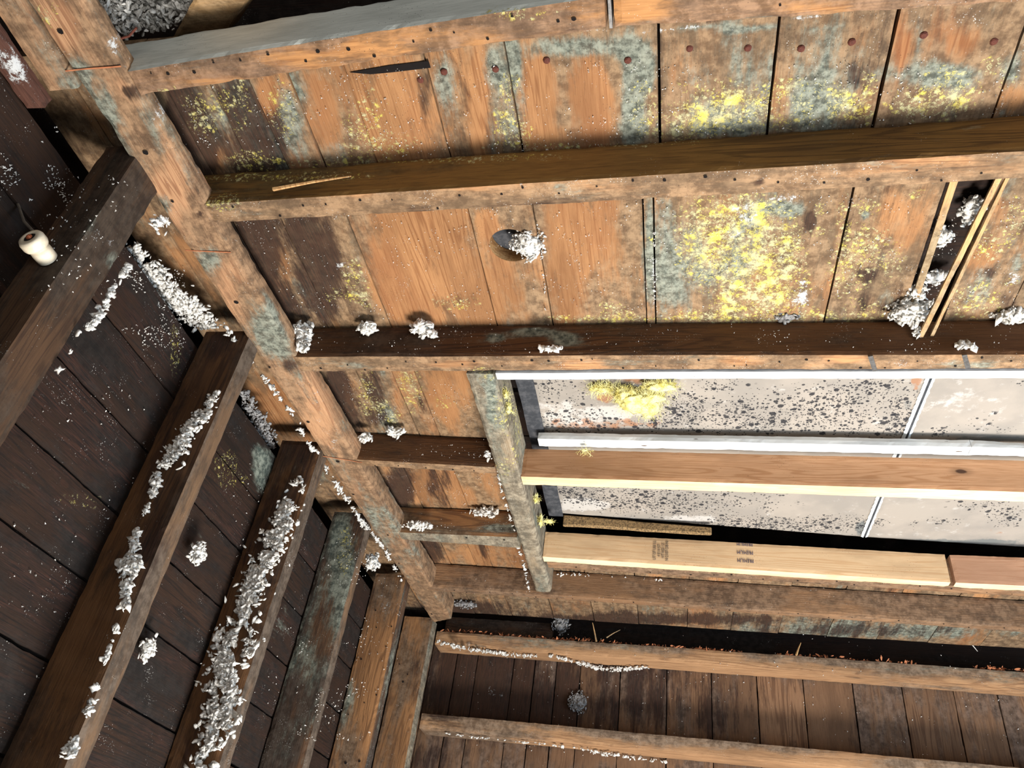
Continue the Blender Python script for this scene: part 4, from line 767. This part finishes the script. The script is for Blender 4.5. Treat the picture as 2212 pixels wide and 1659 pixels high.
trail('insulation_trail', ('z', .998), [(480, 690, .8), (500, 720, 1.), (530, 760, .5), (570, 810, .8), (600, 845, .6), (640, 900, .5), (660, 940, .7), (690, 985, .8), (720, 1030, .6), (760, 1090, .8), (790, 1130, 1), (830, 1180, .6), (870, 1250, .6)], 'insulation crumbs clinging along the left edge of the diagonal plate', n=1100, w0=.010, out=(0, 0, -.003))
trail('insulation_trail', ('z', .963), [(945, 1380, .8), (1000, 1395, 1.), (1060, 1403, .8), (1120, 1410, .9), (1190, 1412, .5), (1260, 1428, 1.), (1310, 1440, 1.6), (1340, 1440, 1.2), (1400, 1437, .5)], 'white insulation fringe under the upper girt', n=1300, w0=.015, out=(0, 0, -.005))
trail('insulation_trail', ('z', .666), [(955, 1578, .4), (1000, 1585, .3), (1250, 1610, .6), (1290, 1620, 1.3), (1330, 1625, 1.), (1400, 1635, .8), (1440, 1640, .5)], 'white insulation fringe under the lower girt', n=500, w0=.015, out=(0, 0, -.005))
trail('insulation_trail', ('z', 1.082), [(1185, 1236, .8), (1215, 1240, 1.4), (1250, 1238, .7), (1330, 1244, .3), (1430, 1250, .5)], 'white insulation clinging at the near end of the rough brown joist', n=500, w0=.016, out=(0, 0, -.004))
trail('insulation_trail', ('x', -.437), [(1055, 980, .6), (1065, 985, 1), (1075, 1000, .8), (1088, 1060, .3), (1125, 1180, .4), (1140, 1240, .5), (1150, 1290, .7)], 'insulation crumbs along the left side of the header', n=420, w0=.014, out=(-.004, 0, 0))
trail('insulation_trail', ('z', 1.084), [(1415, 450, .3), (1412, 520, .3), (1414, 600, .5), (1412, 680, .3)], 'white crumbs along the mouldy joint in the second bay', n=160, w0=.006, out=(0, 0, -.002), smin=.0012, smax=.0028)
trail('insulation_trail', ('z', 1.084), [(1160, 470, .3), (1168, 540, .7), (1175, 600, .7), (1180, 690, .3)], 'white crumbs along the joint right of the round hole', n=140, w0=.006, out=(0, 0, -.002), smin=.0012, smax=.0028)
# flecks stuck everywhere
def flecks(label, regs, smin=.0006, smax=.0018, mat=M_cell):
    mb = MB()
    for plane, (u0, u1, v0, v1), n, out in regs:
        cs = []
        for _ in range(n * 3):
            u, v = rng.uniform(u0, u1), rng.uniform(v0, v1); q = on(plane, u, v)
            if mn.noise(Vector(q * 14)) + .4 * mn.noise(Vector(q * 40)) > .02: cs.append(q + np.array(out) * .0015)
            if len(cs) >= n: break
        V = []; Fc = []
        for c in cs:
            s = smin * (smax / smin) ** rng.random(); R3 = rotm() * s
            o_ = len(V); V += [c + R3 @ np.array(p_) for p_ in ((1.3, 0, 0), (-1, .5, 0), (-.7, -.9, .1), (0, 0, .9))]
            Fc += [(o_, o_ + 1, o_ + 2), (o_, o_ + 3, o_ + 1), (o_ + 1, o_ + 3, o_ + 2), (o_ + 2, o_ + 3, o_)]
        if V: mb.add(V, Fc)
    o = mb.build('insulation_flecks', mat); tag(o, label, 'insulation', kind='stuff'); return o
flecks('tiny white insulation flecks stuck to the ceiling boards', [(DECK, (400, 2200, 130, 340), 900, (0, 0, -1)), (DECK, (540, 2200, 420, 690), 1100, (0, 0, -1)), (DECK, (740, 1020, 815, 930), 220, (0, 0, -1)), (DECK, (880, 1100, 1020, 1090), 80, (0, 0, -1)), (('z', 1.0), (320, 1300, 60, 200), 0, (0, 0, -1))])
flecks('tiny white insulation flecks stuck to the side of the dark joists', [(('y', 1.2), (660, 2200, 700, 762), 160, (0, -1, 0)), (('y', 1.605), (790, 1050, 945, 990), 40, (0, -1, 0)), (('y', 2.0), (880, 1120, 1105, 1150), 30, (0, -1, 0)), (('y', 2.39), (950, 2200, 1240, 1300), 60, (0, -1, 0))])
flecks('tiny white insulation flecks on the dark left wall and its studs', [(PL, (240, 400, 580, 760), 260, (1, 0, 0)), (PL, (0, 350, 760, 1500), 120, (1, 0, 0)), (PL, (500, 700, 1000, 1600), 160, (1, 0, 0)), (('y', .685), (90, 290, 380, 640), 100, (0, -1, 0)), (PL, (0, 150, 230, 480), 260, (1, 0, 0)), (('y', 1.963), (640, 800, 1150, 1600), 260, (0, -1, 0)), (('y', 2.388), (760, 880, 1230, 1500), 60, (0, -1, 0))], smin=.0008, smax=.0024)
flecks('tiny white insulation flecks on the back wall', [(PB, (950, 2200, 1440, 1650), 180, (0, -1, 0)), (('y', 2.83), (950, 2200, 1370, 1480), 60, (0, -1, 0))], smin=.001, smax=.003)
# wood chips on the upper girt
mb = MB()
for _ in range(420):
    x = rng.uniform(-.85, 1.3); d = mn.noise(Vector((x * 5, 3, 1)))
    if d < -.15 and -.1 < x: continue
    c = np.array((x, rng.uniform(2.832, 2.85), 1.0175 + rng.random() * (.010 if d > .1 else .003))); V, Fc = FL[rng.integers(len(FL))]
    mb.add((V * np.array((rng.uniform(.004, .012), .0035, .0012))) @ rotm().T * .9 + c, Fc)
o = mb.build('wood_chips', M_chip); tag(o, 'reddish wood chips lying along the top of the upper girt', 'debris', kind='stuff')
def splinter(a, b, r, label, mat=M_lath):
    mb = MB(); a = np.array(a); b = np.array(b); tube(mb, [a, (a + b) / 2 + (0, 0, .002), b], r, n=5, taper=lambda q: 1 - .7 * q); o = mb.build('splinter', mat); tag(o, label, 'splinter')
splinter(on(('y', 2.83), 1288, 1385), on(('y', 2.83), 1280, 1345), .004, 'pale splinter upright on the upper girt, left')
splinter(on(('y', 2.83), 1310, 1377), on(('y', 2.83), 1340, 1360), .003, 'thin pale splinter leaning on the upper girt')
splinter(on(('y', 2.83), 1720, 1415), on(('y', 2.83), 1730, 1388), .004, 'brown splinter sticking up from the upper girt, centre right')
splinter(on(('y', 2.83), 2090, 1382), on(('y', 2.83), 2112, 1407), .003, 'white splinter hanging in front of the dark slot at right', M_cell)
splinter(on(('z', .998), 590, 408), on(('z', .998), 758, 380), .0035, 'long pale splinter split from the left end of the second joist', M_lath)

# yellow fibreglass tuft: a fluffy core with many fine fibres
def tuft(label, cores, nf, ln, name='fibreglass_tuft', seed=1):
    t = empty(name, cores[0][0], label, 'insulation'); mb = MB()
    for c, rad in cores:
        bm = bmesh.new(); bmesh.ops.create_icosphere(bm, subdivisions=4, radius=1)
        for v in bm.verts:
            q = v.co * 1.6 + Vector(c) * 11; v.co = v.co * (.85 + .45 * mn.noise(q) + .18 * mn.noise(q * 4) + .08 * mn.noise(q * 11))
        mb = MB(); mb.add(np.array([v.co[:] for v in bm.verts]) * np.array(rad) + np.array(c), [tuple(v.index for v in f.verts) for f in bm.faces]); bm.free()
        mb.build('fluff', M_yel, t, smooth=True)
    mb = MB(); 
    for _ in range(nf):
        c, rad = cores[rng.integers(len(cores))]; d = rng.normal(size=3); d /= np.linalg.norm(d); d[2] = -abs(d[2]) * .6
        p = np.array(c) + d * np.array(rad) * .85; L = ln * rng.uniform(.4, 1.2); pts = [p]; dr = d + rng.normal(size=3) * .5
        for k in range(5): dr = dr + rng.normal(size=3) * .45; dr /= np.linalg.norm(dr); pts.append(pts[-1] + dr * L / 5 * np.array((1, 1, .5)))
        rr = .00035; V = []; Fc = []
        for i, q in enumerate(pts):
            for k in range(3): a = 2.094 * k; V.append(q + rr * np.array((math.cos(a), math.sin(a) * .7, math.sin(a) * .7)))
        for i in range(5):
            for k in range(3): j = (k + 1) % 3; Fc.append((i * 3 + k, i * 3 + j, i * 3 + 3 + j, i * 3 + 3 + k))
        mb.add(V, Fc)
    f = mb.build('fibres', M_yel, t); f['kind'] = 'stuff'
    return t
tz = 1.112
tuft('yellow fibreglass tuft hanging from the upper drywall panel', [(P3(1365, 865, z=tz), (.040, .042, .016)), (P3(1400, 880, z=tz), (.028, .035, .012)), (P3(1345, 850, z=tz), (.018, .022, .012)), (P3(1425, 833, z=tz), (.038, .020, .010)), (P3(1300, 838, z=1.118), (.028, .014, .008)), (P3(1405, 858, z=tz), (.035, .020, .012))], 1500, .035)
tuft('small yellow fibreglass wisp on the header, upper one', [(on(('x', -.362), 1100, 880), (.005, .014, .014)), (on(('x', -.362), 1093, 850), (.004, .010, .012))], 160, .018)
tuft('small yellow fibreglass wisp on the header, middle one', [(on(('x', -.366), 1158, 1075), (.005, .012, .016))], 120, .016)
tuft('small yellow fibreglass wisp on the header, lowest one', [(on(('x', -.366), 1168, 1122), (.005, .018, .020)), (P3(1185, 1125, z=1.08), (.014, .008, .006))], 160, .020)
tuft('small yellow fibre curl hanging from the white strip above the orange joist', [(P3(1262, 972, z=1.07), (.008, .004, .003))], 50, .028)

finish_masks()
